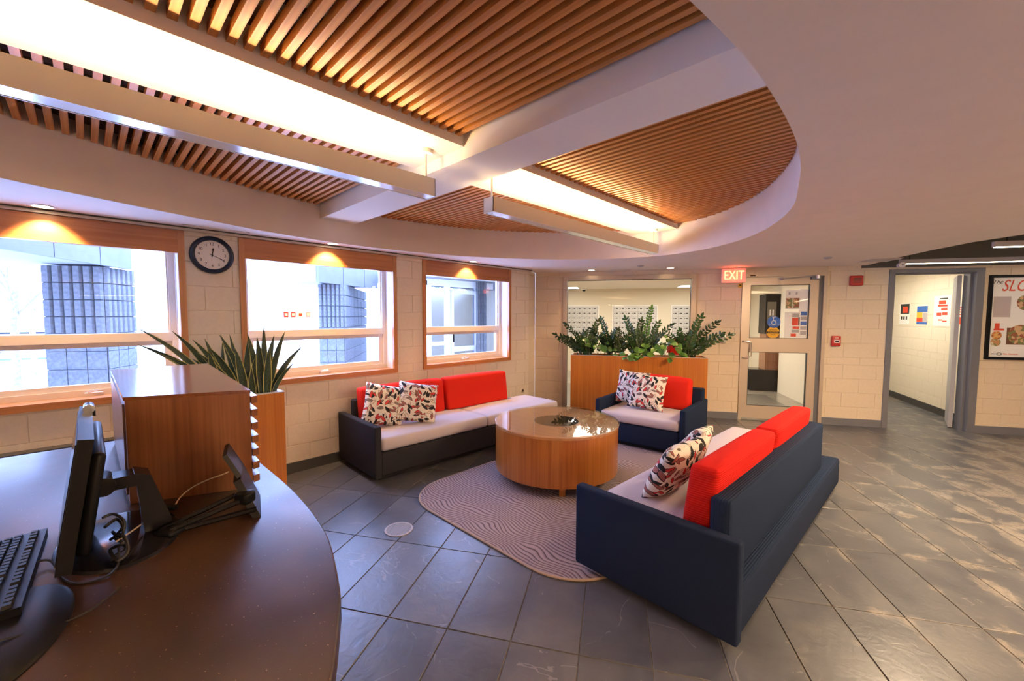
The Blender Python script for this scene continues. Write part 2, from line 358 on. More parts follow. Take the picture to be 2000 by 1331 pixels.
def slate():
    m,nt,b=nodes('slate_tile'); g=N(nt,'ShaderNodeNewGeometry'); mp=N(nt,'ShaderNodeMapping',vector_type='TEXTURE')
    mp.inputs['Rotation'].default_value=(0,0,math.radians(30)); 
    o=Bw(S0,T0); mp.inputs['Location'].default_value=(o.x,o.y,0); mp.inputs['Scale'].default_value=(TS,TT,1)
    L(nt,g.outputs['Position'],mp.inputs[0]); sp=N(nt,'ShaderNodeSeparateXYZ'); L(nt,mp.outputs[0],sp.inputs[0])
    ed=[]
    for i,Lg in ((0,TS),(1,TT)):
        f=math_(nt,'FRACT',sp.outputs[i]); e=math_(nt,'MULTIPLY',math_(nt,'MINIMUM',f,math_(nt,'SUBTRACT',1.,f)),Lg); ed.append(e)
    edge=math_(nt,'MINIMUM',ed[0],ed[1])
    fl=N(nt,'ShaderNodeVectorMath',operation='FLOOR'); L(nt,mp.outputs[0],fl.inputs[0])
    wn=N(nt,'ShaderNodeTexWhiteNoise'); L(nt,fl.outputs[0],wn.inputs[0])
    p=pos(nt,'World'); off=N(nt,'ShaderNodeVectorMath',operation='ADD'); L(nt,p,off.inputs[0]); L(nt,wn.outputs['Color'],off.inputs[1])
    n1=N(nt,'ShaderNodeTexNoise',Scale=3.,Detail=7.,Roughness=.6,Distortion=.6); L(nt,off.outputs[0],n1.inputs[0])
    n2=N(nt,'ShaderNodeTexNoise',Scale=5.5,Detail=5.,Roughness=.65); L(nt,p,n2.inputs[0])
    basec=ramp(nt,n1.outputs[0],[(.3,(.068,.073,.088)),(.5,(.090,.096,.112)),(.75,(.130,.130,.134))])
    tone=N(nt,'ShaderNodeMix',data_type='RGBA',blend_type='MULTIPLY'); tone.inputs[0].default_value=1
    L(nt,basec,tone.inputs[6]); L(nt,ramp(nt,wn.outputs['Value'],[(0,(.86,.86,.88)),(1,(1.12,1.10,1.06))]),tone.inputs[7])
    # pale salt bloom along the joints, mostly on the walkway side (x>-0.6)
    sx=N(nt,'ShaderNodeSeparateXYZ'); L(nt,p,sx.inputs[0])
    walk=math_(nt,'MULTIPLY_ADD',sx.outputs[0],.35,.42); walk=math_(nt,'MINIMUM',math_(nt,'MAXIMUM',walk,.0),.8)
    yy=math_(nt,'MINIMUM',math_(nt,'MAXIMUM',math_(nt,'MULTIPLY_ADD',sx.outputs[1],.25,-.6),0.),.6); walk=math_(nt,'ADD',walk,math_(nt,'MULTIPLY',yy,walk))
    spread=math_(nt,'MULTIPLY',math_(nt,'MAXIMUM',math_(nt,'SUBTRACT',n2.outputs[0],math_(nt,'SUBTRACT',.56,math_(nt,'MULTIPLY',walk,.18))),0.),math_(nt,'MULTIPLY_ADD',walk,.50,.12))
    bloom=math_(nt,'GREATER_THAN',spread,edge)
    bl=math_(nt,'MINIMUM',math_(nt,'MAXIMUM',math_(nt,'MULTIPLY',math_(nt,'SUBTRACT',spread,edge),22.),0.),.85)
    mx=N(nt,'ShaderNodeMix',data_type='RGBA'); n4=N(nt,'ShaderNodeTexNoise',Scale=26.,Detail=6.,Roughness=.7); L(nt,p,n4.inputs[0]); bl=math_(nt,'MULTIPLY',bl,ramp(nt,n4.outputs[0],[(.35,(.1,)*3),(.65,(.75,)*3)])); L(nt,bl,mx.inputs[0]); L(nt,tone.outputs[2],mx.inputs[6]); mx.inputs[7].default_value=(.36,.32,.27,1)
    L(nt,mx.outputs[2],b.inputs['Base Color'])
    L(nt,math_(nt,'MAXIMUM',math_(nt,'MULTIPLY_ADD',n1.outputs[0],.30,.18),.285),b.inputs['Roughness'])
    n5=N(nt,'ShaderNodeTexNoise',Scale=1.6,Detail=4.,Distortion=.8); L(nt,off.outputs[0],n5.inputs[0])
    vn=math_(nt,'LESS_THAN',math_(nt,'ABSOLUTE',math_(nt,'SUBTRACT',n5.outputs[0],.5)),.0035)
    vm=math_(nt,'MULTIPLY',math_(nt,'MULTIPLY',vn,math_(nt,'GREATER_THAN',n1.outputs[0],.5)),.35)
    mv=N(nt,'ShaderNodeMix',data_type='RGBA'); L(nt,vm,mv.inputs[0]); L(nt,mx.outputs[2],mv.inputs[6]); mv.inputs[7].default_value=(.34,.33,.33,1); L(nt,mv.outputs[2],b.inputs['Base Color'])
    n3=N(nt,'ShaderNodeTexNoise',Scale=14.,Detail=6.,Distortion=1.5); L(nt,off.outputs[0],n3.inputs[0])
    bump(nt,b,n3.outputs[0],.35,.004); return m
M['slate']=slate()
M['grout']=plain('floor_grout',(.15,.13,.11),.9,noise_s=20,na=.3)
def rugm():
    m,nt,b=nodes('rug_pile'); p=pos(nt)
    w=N(nt,'ShaderNodeTexWave',wave_type='BANDS',bands_direction='Y'); w.inputs['Scale'].default_value=12; w.inputs['Distortion'].default_value=26; w.inputs['Detail'].default_value=.8; w.inputs['Detail Scale'].default_value=.28
    L(nt,p,w.inputs[0]); n=N(nt,'ShaderNodeTexNoise',Scale=250.); L(nt,p,n.inputs[0])
    t=N(nt,'ShaderNodeTexNoise',Scale=5.); L(nt,p,t.inputs[0])
    L(nt,ramp(nt,w.outputs['Fac'],[(.0,(.10,.07,.075)),(.05,(.13,.095,.10)),(.16,(.30,.23,.235)),(1,(.37,.29,.29))]),b.inputs['Base Color'])
    b.inputs['Roughness'].default_value=.95; b.inputs['Specular IOR Level'].default_value=.1
    bump(nt,b,math_(nt,'ADD',w.outputs['Fac'],math_(nt,'MULTIPLY',n.outputs[0],.3)),.6,.006); return m
M['rug']=rugm(); M['rugedge']=fabric('rug_binding',(.45,.34,.26))
def deskm():
    m,nt,b=nodes('dark_desk_surface'); p=pos(nt)
    n=N(nt,'ShaderNodeTexNoise',Scale=4.,Detail=5.,Roughness=.5); L(nt,p,n.inputs[0])
    s=N(nt,'ShaderNodeTexNoise',Scale=130.,Detail=2.); L(nt,p,s.inputs[0])
    c=ramp(nt,n.outputs[0],[(.3,(.026,.012,.006)),(.55,(.048,.021,.010)),(.8,(.080,.038,.020))])
    mx=N(nt,'ShaderNodeMix',data_type='RGBA'); L(nt,ramp(nt,s.outputs[0],[(.70,(0,0,0)),(.76,(1,1,1))]),mx.inputs[0]); L(nt,c,mx.inputs[6]); mx.inputs[7].default_value=(.42,.25,.15,1)
    L(nt,mx.outputs[2],b.inputs['Base Color']); L(nt,math_(nt,'MAXIMUM',math_(nt,'MULTIPLY_ADD',n.outputs[0],.25,.19),.285),b.inputs['Roughness'])
    bump(nt,b,s.outputs[0],.15,.001); return m
M['desk']=deskm()
def foodm(name,a,b_,c,sc_=40):
    m,nt,b=nodes(name); v=N(nt,'ShaderNodeTexVoronoi',Scale=float(sc_)); L(nt,pos(nt),v.inputs[0]); s=N(nt,'ShaderNodeSeparateColor'); L(nt,v.outputs['Color'],s.inputs[0])
    L(nt,ramp(nt,s.outputs[0],[(0,a),(.35,b_),(.7,c)],'CONSTANT'),b.inputs['Base Color']); b.inputs['Roughness'].default_value=.6; return m
M['food1']=foodm('food_print_orange',(.60,.20,.05),(.70,.42,.14),(.30,.10,.04))
M['food2']=foodm('food_print_green',(.22,.26,.10),(.55,.28,.12),(.70,.62,.45))
M['food3']=foodm('food_print_brown',(.30,.10,.05),(.62,.40,.22),(.20,.22,.08),30)
# ------------------------------------------------------------------ block walls
def subtract(rects,h):
    out=[]
    for (a,b,c,d) in rects:      # a<b in u ; c<d in z
        A,B_,C,D_=h
        if B_<=a+1e-6 or A>=b-1e-6 or D_<=c+1e-6 or C>=d-1e-6: out.append((a,b,c,d)); continue
        if A>a: out.append((a,A,c,d))
        if B_<b: out.append((B_,b,c,d))
        x0,x1=max(a,A),min(b,B_)
        if C>c: out.append((x0,x1,c,C))
        if D_<d: out.append((x0,x1,D_,d))
    return out
COURSE=[0,.060,.265,.47,.67,.87,.975,1.18,1.385,1.59,1.795,2.0,2.205,2.41,2.615]
JT=.003
_bc={}
def block_mesh(w,h,mat,dep=.009,ch=.0028):
    k=(round(w,3),round(h,3),mat.name,dep)
    if k not in _bc:
        x,z=w/2-JT/2,h/2-JT/2
        b=MB(); b.add([(-x,dep,-z),(x,dep,-z),(x,dep,z),(-x,dep,z),(-x,ch,-z),(x,ch,-z),(x,ch,z),(-x,ch,z),(-x+ch,0,-z+ch),(x-ch,0,-z+ch),(x-ch,0,z-ch),(-x+ch,0,z-ch)],
          [(0,1,5,4),(1,2,6,5),(2,3,7,6),(3,0,4,7),(4,5,9,8),(5,6,10,9),(6,7,11,10),(7,4,8,11),(8,9,10,11)])
        _bc[k]=b.mesh('block',mat)
    return _bc[k]
def block_wall(name,loc,rotz,u0,u1,z1,holes,mat,thick=.19,off=0.,zlow=0.,bound=None,blocks=True):
    rects=[(u0,u1,zlow,z1)]
    for h in holes: rects=subtract(rects,h)
    b=MB()
    for r in rects: b.box(r[0],r[1],.0055,thick,r[2],r[3])
    w=b.obj(name,mat,None,loc,(0,0,rotz)); struct(w)
    if not blocks: return w
    for i in range(len(COURSE)-1):
        c0,c1=max(COURSE[i],zlow),min(COURSE[i+1],z1)
        if c1-c0<.02: continue
        st=off+(.2032 if i%2 else 0); k=math.floor((u0-st)/.4064)
        while st+k*.4064<u1:
            rs=[(max(u0,st+k*.4064),min(u1,st+(k+1)*.4064),c0,c1)]; k+=1
            for h in holes: rs=subtract(rs,h)
            for (a,bb,c,d) in rs:
                if bb-a<.025 or d-c<.02: continue
                if bound and not (bound[0]<(a+bb)/2<bound[1]): continue
                mobj('block',block_mesh(bb-a,d-c,mat),w,((a+bb)/2,0,(c+d)/2))
    return w
WX=-4.31; ZC=2.27
# windows: (y0,y1) outer casing, z .885..2.24
WIN=[(-1.75,.585),(.965,2.525),(2.885,4.443)]
WZ0,WZ1=.885,2.24
# local x = world y; local y = -world x  -> rotz=90
lw=block_wall('wall_left',(WX,0,0),PI/2,-4.5,4.86,ZC+.02,[(a+.02,b-.02,WZ0+.02,WZ1) for a,b in WIN],M['paintL'],bound=(-1.0,5),off=.1)
# chamfered corner between the window wall and the far wall
P0=Vector((WX,4.86,0)); P1=Bw(-2.954,0); P1b=Bw(-3.13,0)
d=(P1b-P0); Lc=d.length; ang=math.atan2(d.y,d.x)
cw=block_wall('wall_corner',P0,ang,0,Lc,ZC+.02,[],M['paintL'],thick=.12,off=.1)
rb=block_wall('wall_far',OB,math.radians(30),-3.13,9.6,2.45,[(-2.66,-.636,-.01,2.205),(0,1.096,-.01,2.295),(1.86,2.84,-.01,2.205)],M['paint'],bound=(-3.3,4.4),off=.12)
# remaining shell
struct(MB().box(-4.5,6.2,-4.7,-4.5,0,2.9).obj('wall_rear',M['paintW']))
struct(MB().box(6,6.2,-4.5,11.5,0,2.9).obj('wall_right',M['paintW']))
# baseboards
def bb(name,a,b,mat,h=.10,th=.014):
    d=b-a; o=MB().box(0,d.length,-th,0,0,h).box(0,d.length,-th-.004,0,0,.01).obj(name,mat,None,(a.x,a.y,0),(0,0,math.atan2(d.y,d.x))); return struct(o)
bb('baseboard_left',Vector((WX+.001,-4.4,0)),Vector((WX+.001,4.85,0)),M['base'])
bb('baseboard_corner',P0,P1b,M['base'])
bb('baseboard_far_1',Bw(-.636,-.001),Bw(0,-.001),M['greytrim'])
bb('baseboard_far_2',Bw(1.096,-.001),Bw(1.83,-.001),M['greytrim'])
bb('baseboard_far_3',Bw(2.88,-.001),Bw(5.1,-.001),M['greytrim'])
# ------------------------------------------------------------------ floor
fb=MB().add([(-4.5,-4.5,-.004),(6.2,-4.5,-.004),(6.2,16,-.004),(-3,16,-.004),(-4.5,5.3,-.004)],[(0,1,2,3,4)]).box(-4.5,6,-4.5,4,-.1,-.02)
floor=struct(fb.obj('floor',M['grout']))
tm=MB(); g=.0028; c=.002; X,Y=TS/2-g,TT/2-g
tm.add([(-X,-Y,-.006),(X,-Y,-.006),(X,Y,-.006),(-X,Y,-.006),(-X,-Y,-c),(X,-Y,-c),(X,Y,-c),(-X,Y,-c),(-X+c,-Y+c,0),(X-c,-Y+c,0),(X-c,Y-c,0),(-X+c,Y-c,0)],
  [(0,1,5,4),(1,2,6,5),(2,3,7,6),(3,0,4,7),(4,5,9,8),(5,6,10,9),(6,7,11,10),(7,4,8,11),(8,9,10,11)])
tme=tm.mesh('tile',M['slate'])
cand=[]
for i in range(-12,26):
    for j in range(-6,11):
        s=S0+(i+.5)*TS; t=T0+(j+.5)*TT; p=Bw(s,t)
        if p.x<-4.42 or p.x>5.8 or p.y<-4.3: continue
        if t>.2 and not (1.7<s<3.9): continue
        if t>0 and s<1.7: continue
        if p.y>5.1 and s<-3.2: continue
        v=Vector((p.x,p.y,-HC)); zc=v.dot(fw); vis=zc>.2 and abs(v.dot(r2)/zc)<1.45 and -.9-.4/zc<v.dot(u2)/zc
        cand.append((0 if vis else 1,p.length,p))
cand.sort(key=lambda q:(q[0],q[1]))
rest=MB()
for k,(vis,_,p) in enumerate(cand):
    dz=random.uniform(-.0006,.0008)
    if k<300: mobj('tile',tme,floor,(p.x,p.y,dz),(random.uniform(-.0012,.0012),random.uniform(-.0012,.0012),math.radians(30)))
    else: rest.add([v.co.copy() for v in tme.vertices],[tuple(f.vertices) for f in tme.polygons],0,Matrix.Translation((p.x,p.y,dz))@Matrix.Rotation(math.radians(30),4,'Z'))
o=rest.obj('tile_field',M['slate'],floor); o['kind']='stuff'
# ------------------------------------------------------------------ ceiling with oval opening
CP=[(-3.46,-.30),(-3.66,0.15),(-3.83,0.6),(-3.98,1.05),(-4.08,1.55),(-4.10,2.1),(-4.02,2.7),(-3.83,3.3),(-3.5,3.85),(-3.1,4.3),(-2.6,4.62),(-2.1,4.74),(-1.62,4.63),(-1.2,4.33),(-.93,4.0),(-.728,3.637),(-.56,3.2),(-.454,2.712),(-.39,2.35),(-.355,2.0),(-.345,1.65),(-.355,1.3),(-.39,.97),(-.46,.5),(-.62,0),(-.95,-.5),(-1.5,-.88),(-2.1,-1.02),(-2.7,-.92),(-3.15,-.66)]
def spline(P,n):
    out=[];m=len(P)
    for i in range(m):
        a,b,c,d=[Vector(P[(i+k)%m]) for k in (-1,0,1,2)]
        for k in range(n):
            t=k/n; out.append(.5*((2*b)+(-a+c)*t+(2*a-5*b+4*c-d)*t*t+(-a+3*b-3*c+d)*t**3))
    return out
OV=spline(CP,5)
SE=[(-.39,7.47),(-.13,6.86),(.16,6.32),(.416,5.92),(.70,5.66),(1.3,5.40),(2.2,5.22),(3.4,5.12),(6.0,5.1)]
bse=Bw(1.546,.02)
outer=[(-4.33,-4.5),(6,-4.5)]+SE[::-1]+[(bse.x,bse.y),(P1b.x,P1b.y+.02),(-4.33,4.9)]
bm=bmesh.new()
def loop(pts,z):
    vs=[bm.verts.new((p[0],p[1],z)) for p in pts]
    return vs,[bm.edges.new((vs[i],vs[(i+1)%len(vs)])) for i in range(len(vs))]
v1,e1=loop(outer,ZC); v2,e2=loop(OV,ZC)
bmesh.ops.triangle_fill(bm,use_beauty=True,use_dissolve=False,edges=e1+e2)
for vs,h in ((v1,.28),(v2,.43)):
    tv=[bm.verts.new((v.co.x,v.co.y,ZC+h)) for v in vs]; n=len(vs)
    for i in range(n): bm.faces.new((vs[i],vs[(i+1)%n],tv[(i+1)%n],tv[i]))
bmesh.ops.recalc_face_normals(bm,faces=bm.faces)
me=D.meshes.new('ceiling'); bm.to_mesh(me); bm.free(); me.materials.append(M['soffit']); smooth_me(me,.5)
struct(mobj('ceiling',me))
# light trim line round the opening
tr=MB(); 
struct(MB().box(-4.6,.2,-1.6,5.2,2.70,2.74).obj('ceiling_upper',plain('ceiling_upper_brown',(.16,.095,.055),.8)))
struct(MB().add([(-1.2,4.6,2.55),(6.1,4.6,2.55),(6.1,12,2.55),(-1.2,9,2.55)],[(0,1,2,3)]).obj('ceiling_dark',M['darkceil']))
struct(MB().box(1.5,5.2,-.012,0,2.235,2.56).obj('trim_1',M['darkceil'],None,OB,(0,0,math.radians(30))))
struct(MB().box(-4.5,6.2,-4.7,12,2.9,2.95).obj('ceiling_roof',M['ceilw']))
# dropped white bar and cross beam
def yrange(x):
    pass
def xr(y):
    xs=[]
    n=len(OV)
    for i in range(n):
        a,b=OV[i],OV[(i+1)%n]
        if (a.y>y)!=(b.y>y): xs.append(a.x+(y-a.y)/(b.y-a.y)*(b.x-a.x))
    return (min(xs),max(xs)) if len(xs)>=2 else None
x0,x1=xr(1.77)
struct(MB().box(x0-.05,x1+.05,1.592,1.935,2.478,2.72).obj('trim_2',M['ceilw']))
struct(MB().box(-2.45,-1.93,-.95,1.60,2.55,2.72).obj('trim_3',M['ceilw']))
struct(MB().box(-2.45,-1.93,1.93,4.71,2.55,2.72).obj('trim_4',M['ceilw']))
SP=.0585
def slat_panel(label,y0,y1,side):
    t=thing('slatted_ceiling_panel',label,'ceiling slats',(0,0,0),0,'slatted wood ceiling panels')
    y=y0
    ext=[]
    while y<y1:
        a,b=xr(y),xr(y+.03)
        if a and b:
            if side=='R': xa,xb=-1.932,min(a[1],b[1])-.002
            else: xa,xb=max(a[0],b[0])+.002,-2.448
            if xb-xa>.05:
                o=MB().box(xa-(xa+xb)/2,xb-(xa+xb)/2,-.015,.015,-.02,.02).obj('slat',M['slat'],t,((xa+xb)/2,y+.015,2.62))
                ext.append((y,xa,xb))
        y+=SP
    for f in ((.2,.75) if side=='R' else (.25,.8)):
        xx=(-1.93+f*1.45) if side=='R' else (-2.45-f*1.45)
        ys=[e[0] for e in ext if e[1]<xx-.05 and e[2]>xx+.05]
        if ys: MB().box(xx-.02,xx+.02,min(ys),max(ys)+.03,2.64,2.665).obj('batten',M['batten'],t)
    bk=[(e[1],e[0]) for e in ext]+[(e[2],e[0]) for e in ext][::-1]
    return t
slat_panel('slatted wood ceiling panel on the camera side of the white beam, right of the light bar',-.93,1.585,'R')
slat_panel('slatted wood ceiling panel above the left pendant light, next to the windows',-.93,1.585,'L')
slat_panel('slatted wood ceiling panel beyond the white beam, right of the short pendant light',1.94,4.70,'R')
slat_panel('slatted wood ceiling panel beyond the white beam on the window side',1.94,4.70,'L')
# ------------------------------------------------------------------ pendants
def pendant(label,y0,y1):
    xa,xb,z0,z1=-2.19,-2.09,2.274,2.377
    t=thing('pendant_light',label,'light',(-2.14,(y0+y1)/2,2.377),0,'pendant light bars'); h=(y1-y0)/2
    b=MB(); th=.004; b.box(-.05,-.05+th,-h,h,-.103,0).box(.05-th,.05,-h,h,-.103,0).box(-.05,.05,-h,-h+th,-.103,0).box(-.05,.05,h-th,h,-.103,0)
    b.obj('housing',M['pend'],t)
    MB().box(-.046,.046,-h+.004,h-.004,-.101,-.093).obj('bottom_lens',plain('pendant_lens',(.72,.74,.78),.15,.6),t)
    MB().cyl((0,-h+.04,-.022),.014,2*h-.08,12,axis='y').obj('lamp_tube',M['tube'],t,smooth=True)
    for yy in (-h+.035,h-.035):
        r=MB().cyl((0,yy,-.02),.008,.19,10).obj('rod',M['alu'],t,smooth=True)
        MB().cyl((0,yy,.15),.045,.024,24).obj('canopy',M['white'],r,smooth=True)
    return t
pendant('long silver pendant light bar hanging over the desk side',-1.0,1.50)
pendant('shorter silver pendant light bar hanging beyond the white beam',1.98,4.60)
# ------------------------------------------------------------------ windows
def window(n,y0,y1):
    w=D.objects.new('window_%d'%n,None); col.objects.link(w); w.location=(WX,0,0); w.rotation_euler=(0,0,PI/2); struct(w)
    # local: x = world y, y = -world x (outwards), z
    cw_=.045
    MB().box(y0,y0+cw_,-.018,.02,WZ0,WZ1).obj('casing',M['oakz'],w); MB().box(y1-cw_,y1,-.018,.02,WZ0,WZ1).obj('casing',M['oakz'],w)
    MB().box(y0+cw_,y1-cw_,-.018,.02,WZ0,WZ0+.05).obj('casing',M['oak'],w)
    MB().box(y0+cw_,y1-cw_,-.012,.04,2.058,WZ1).obj('valance',M['oakx'],w)
    # liner
    MB().box(y0+.03,y0+cw_,.02,.2,WZ0+.04,WZ1).obj('liner',M['linerlit'],w); MB().box(y1-cw_,y1-.03,.02,.2,WZ0+.04,WZ1).obj('liner',M['linerlit'],w)
    MB().box(y0+.03,y1-.03,.02,.2,2.2,WZ1).obj('liner',M['linerlit'],w)
    MB().box(y0+cw_,y1-cw_,.02,.2,WZ0+.02,WZ0+.05).obj('sill',M['oak'],w)
    a,b=y0+cw_,y1-cw_
    # upper fixed light
    f=MB(); z0,z1=1.335,2.2
    f.box(a,a+.05,.16,.23,z0,z1).box(b-.05,b,.16,.23,z0,z1).box(a+.05,b-.05,.161,.229,z1-.04,z1).box(a+.05,b-.05,.155,.229,z0+.001,z0+.07)
    f.box(a+.05,a+.06,.18,.21,z0+.07,z1-.04).box(b-.06,b-.05,.18,.21,z0+.07,z1-.04)
    f.obj('window_frame',M['vinyl'],w)
    MB().box(a+.05,b-.05,.195,.2,z0+.06,z1-.04).obj('pane',M['glass'],w)
    # lower awning sash
    z0,z1=WZ0+.05,1.335
    f=MB().box(a,a+.04,.15,.23,z0,z1).box(b-.04,b,.15,.23,z0,z1).box(a+.04,b-.04,.151,.229,z0,z0+.045)
    f.box(a+.04,a+.09,.17,.22,z0+.045,z1).box(b-.09,b-.04,.17,.22,z0+.045,z1).box(a+.09,b-.09,.171,.219,z1-.035,z1-.001).box(a+.09,b-.09,.171,.219,z0+.0455,z0+.085)
    f.obj('sash',M['vinyl'],w)
    MB().box(a+.09,b-.09,.195,.2,z0+.085,z1-.035).obj('pane',M['glass'],w)
    m=(y0+y1)/2
    if n==1: m=.02
    c=MB().box(m-.05,m+.05,.115,.15,WZ0+.05,WZ0+.075).obj('window_crank',M['vinyl'],w)
    MB().tube([(m-.03,.12,WZ0+.08),(m+.02,.112,WZ0+.088),(m+.05,.11,WZ0+.082)],.006).obj('crank_handle',M['chrome'],c)
    MB().tube([(y1-.06,.05,2.1),(y1-.06,.05,1.6),(y1-.058,.05,1.18)],.0025).obj('blind_cord',M['white'],w)
    return w
M['oakx']=wood('oak_valance',(.36,.12,.035),(.50,.20,.07),'x',.4,40,.1)
M['oak']=wood('oak_trim_level',(.40,.15,.045),(.56,.24,.085),'x',.35,40,.25)
for i,(a,b) in enumerate(WIN): window(i+1,a,b)
for k,px in enumerate((559,573,587,602)):  # small coloured squares painted in for hallway notices reflected in the pane
    q=at_x(px,615,WX-.190); st_=thing('window_sticker',('first small red painted reflection from the left on the middle window pane','second small red painted reflection on the middle window pane','third painted reflection, pink and white, on the middle window pane','last painted reflection, grey, on the middle window pane')[k],'sticker',(WX-.193,q.y,q.z),PI/2,'small painted reflections on the middle window')
    MB().box(-.024,.024,-.001,.001,-.028,.028).obj('sheet',(M['redink'],M['redink'],M['paper'],M['greyink'])[k],st_)
    MB().box(-.014,.014,-.002,-.001,-.012,.014).obj('print',(M['paper'],M['paper'],M['redink'],M['paper'])[k],st_)
# curtain-track like white reveal under the ceiling
struct(MB().box(WX+.0,WX+.035,-4.4,4.88,2.243,2.262).obj('trim_5',M['vinyl']))
struct(MB().box(WX+.002,WX+.05,-4.4,4.88,2.262,2.275).obj('trim_6',M['base']))
# ------------------------------------------------------------------ recessed lights
def downlight(label,p,spot=None,e=30,group='recessed downlights',rotv=None,size=.9):
    t=thing('downlight',label,'light',(p[0],p[1],ZC),0,group)
    MB().lathe([(.058,0),(.062,-.004),(.050,-.006),(.046,-.001),(.044,.03)],24).obj('trim_ring',M['white'],t,smooth=True)
    MB().cyl((0,0,-.001),.043,.001,20).obj('lens',M['lamp'],t)
    if e: 
        l=light('downlight_beam','SPOT',(p[0],p[1],ZC-.012),e,WARM,rotv or (0,0,0),spot_size=size*2,spot_blend=.5,shadow_soft_size=.03); l.parent=t; l.location=(0,0,-.012)
    return t
downlight('recessed downlight above the big window behind the desk',(-4.16,-.17),e=46,rotv=(0,.38,0),size=.80)
downlight('recessed downlight above the middle window',(-4.16,1.74),e=46,rotv=(0,.38,0),size=.80)
downlight('recessed downlight above the window nearest the corner',(-4.16,3.58),e=46,rotv=(0,.38,0),size=.80)
downlight('recessed downlight in front of the mailroom glass, left one',at_z(1156,529,ZC)+Vector((.05,-.09,0)),e=16,size=.9)
downlight('recessed downlight in front of the mailroom glass, right one',at_z(1308,525,ZC)+Vector((.05,-.09,0)),e=16,size=.9)
def grille(label,p,rz,w,d,n,name='ceiling_vent'):
    t=thing(name,label,'vent',(p[0],p[1],ZC),rz)
    MB().box(-w/2,w/2,-d/2,-d/2+.012,-.006,0).box(-w/2,w/2,d/2-.012,d/2,-.006,0).box(-w/2,-w/2+.012,-d/2,d/2,-.006,0).box(w/2-.012,w/2,-d/2,d/2,-.006,0).obj('frame',M['soffit'],t)
    MB().box(-w/2+.01,w/2-.01,-d/2+.01,d/2-.01,-.0015,-.0005).obj('backing',M['base'],t)
    for i in range(n):
        y=-d/2+.02+(d-.04)*i/max(1,n-1); MB().box(-w/2+.012,w/2-.012,y-.004,y+.004,-.005,-.002).obj('louvre',M['soffit'],t)
p=at_z(418,449,ZC); grille('slot air vent in the ceiling above the wall clock',(-4.19,.79),PI/2,.46,.07,3)
p=at_z(1213,526.5,ZC); grille('small air grille between the two mailroom downlights',p,math.radians(30),.30,.10,4)
p=at_z(1706,507.5,ZC); grille('square air grille near the hallway doorway',at_z(1716,508,ZC),math.radians(30),.34,.34,7)
for lab,px in (('small smoke sensor disc on the ceiling above the glass door',(1617,503)),('small sensor disc on the ceiling near the mailroom glass',(1251,519))):
    t=thing('smoke_sensor',lab,'sensor',at_z(*px,ZC)); MB().lathe([(.045,0),(.045,-.008),(.03,-.018),(.001,-.02)],20).obj('body',M['greyink'],t,smooth=True)
# ------------------------------------------------------------------ far wall fittings (B frame children)
RB=math.radians(30)
def Bt(name,label,cat,s,t,z,group=None,extra=0): return thing(name,label,cat,Bw(s,t,z),RB+extra,group)
# mailroom glass
w=D.objects.new('window_4',None); col.objects.link(w); w.location=OB; w.rotation_euler=(0,0,RB); struct(w)
f=MB(); a,b=-2.66,-.636
f.box(a,a+.065,-.02,.12,0,2.205).box(b-.065,b,-.02,.12,0,2.205).box(a+.065,b-.065,-.02,.12,2.135,2.205).box(a+.065,b-.065,0,.1,0,.05)
f.obj('window_frame',M['alup'],w)
MB().box(a+.065,a+.072,.03,.06,.05,2.135).box(b-.072,b-.065,.03,.06,.05,2.135).box(a+.065,b-.065,.03,.06,2.128,2.135).obj('gasket',M['base'],w)
MB().box(a+.07,b-.07,.045,.051,.05,2.13).obj('pane',M['glass'],w)
# glass door
dr=D.objects.new('door_1',None); col.objects.link(dr); dr.location=OB; dr.rotation_euler=(0,0,RB); struct(dr)
MB().box(0,.045,-.02,.12,0,2.295).box(1.051,1.096,-.02,.14,0,2.295).box(.045,1.051,-.02,.12,2.14,2.295).obj('door_frame',M['alup'],dr)
MB().box(.995,1.051,.02,.12,0,2.14).obj('door_stop',M['greytrim'],dr)
f=MB(); f.box(.012,.115,-.012,.035,.03,2.128).box(.885,.992,-.012,.035,.03,2.128).box(.115,.885,-.012,.035,2.018,2.128).box(.115,.885,-.012,.035,1.03,1.235).box(.115,.885,-.012,.035,.03,.222)
f.obj('door_leaf',M['alup'],dr)
f=MB()
for z0,z1 in ((.222,1.03),(1.235,2.018)):
    f.box(.115,.123,-.006,.03,z0,z1).box(.877,.885,-.006,.03,z0,z1).box(.123,.877,-.006,.03,z0,z0+.007).box(.123,.877,-.006,.03,z1-.007,z1)
f.obj('gasket',M['base'],dr)
MB().box(.12,.88,.010,.016,.226,1.026).obj('pane',M['glass'],dr); MB().box(.12,.88,.010,.016,1.239,2.014).obj('pane',M['glass'],dr)
MB().tube([(.035,-.012,1.19),(.035,-.05,1.19),(.10,-.065,1.19),(.135,-.065,1.17),(.135,-.065,.98),(.10,-.065,.945),(.035,-.05,.945),(.035,-.012,.945)],.011,8).obj('door_handle',M['alu'],dr,smooth=True)
cl=MB().box(.88,.99,-.06,-.012,2.085,2.135).obj('door_closer',M['greytrim'],dr)
MB().tube([(.93,-.05,2.14),(.52,-.07,2.10)],.010).tube([(.52,-.07,2.10),(.50,-.04,2.10)],.018).obj('closer_arm',M['greyink'],cl)
MB().cyl((.96,-.055,2.10),.026,.045,16,axis='z').obj('closer_cap',M['alu'],cl)
MB().box(.10,.17,-.024,-.02,2.15,2.165).obj('header_label',M['blackink'],dr)
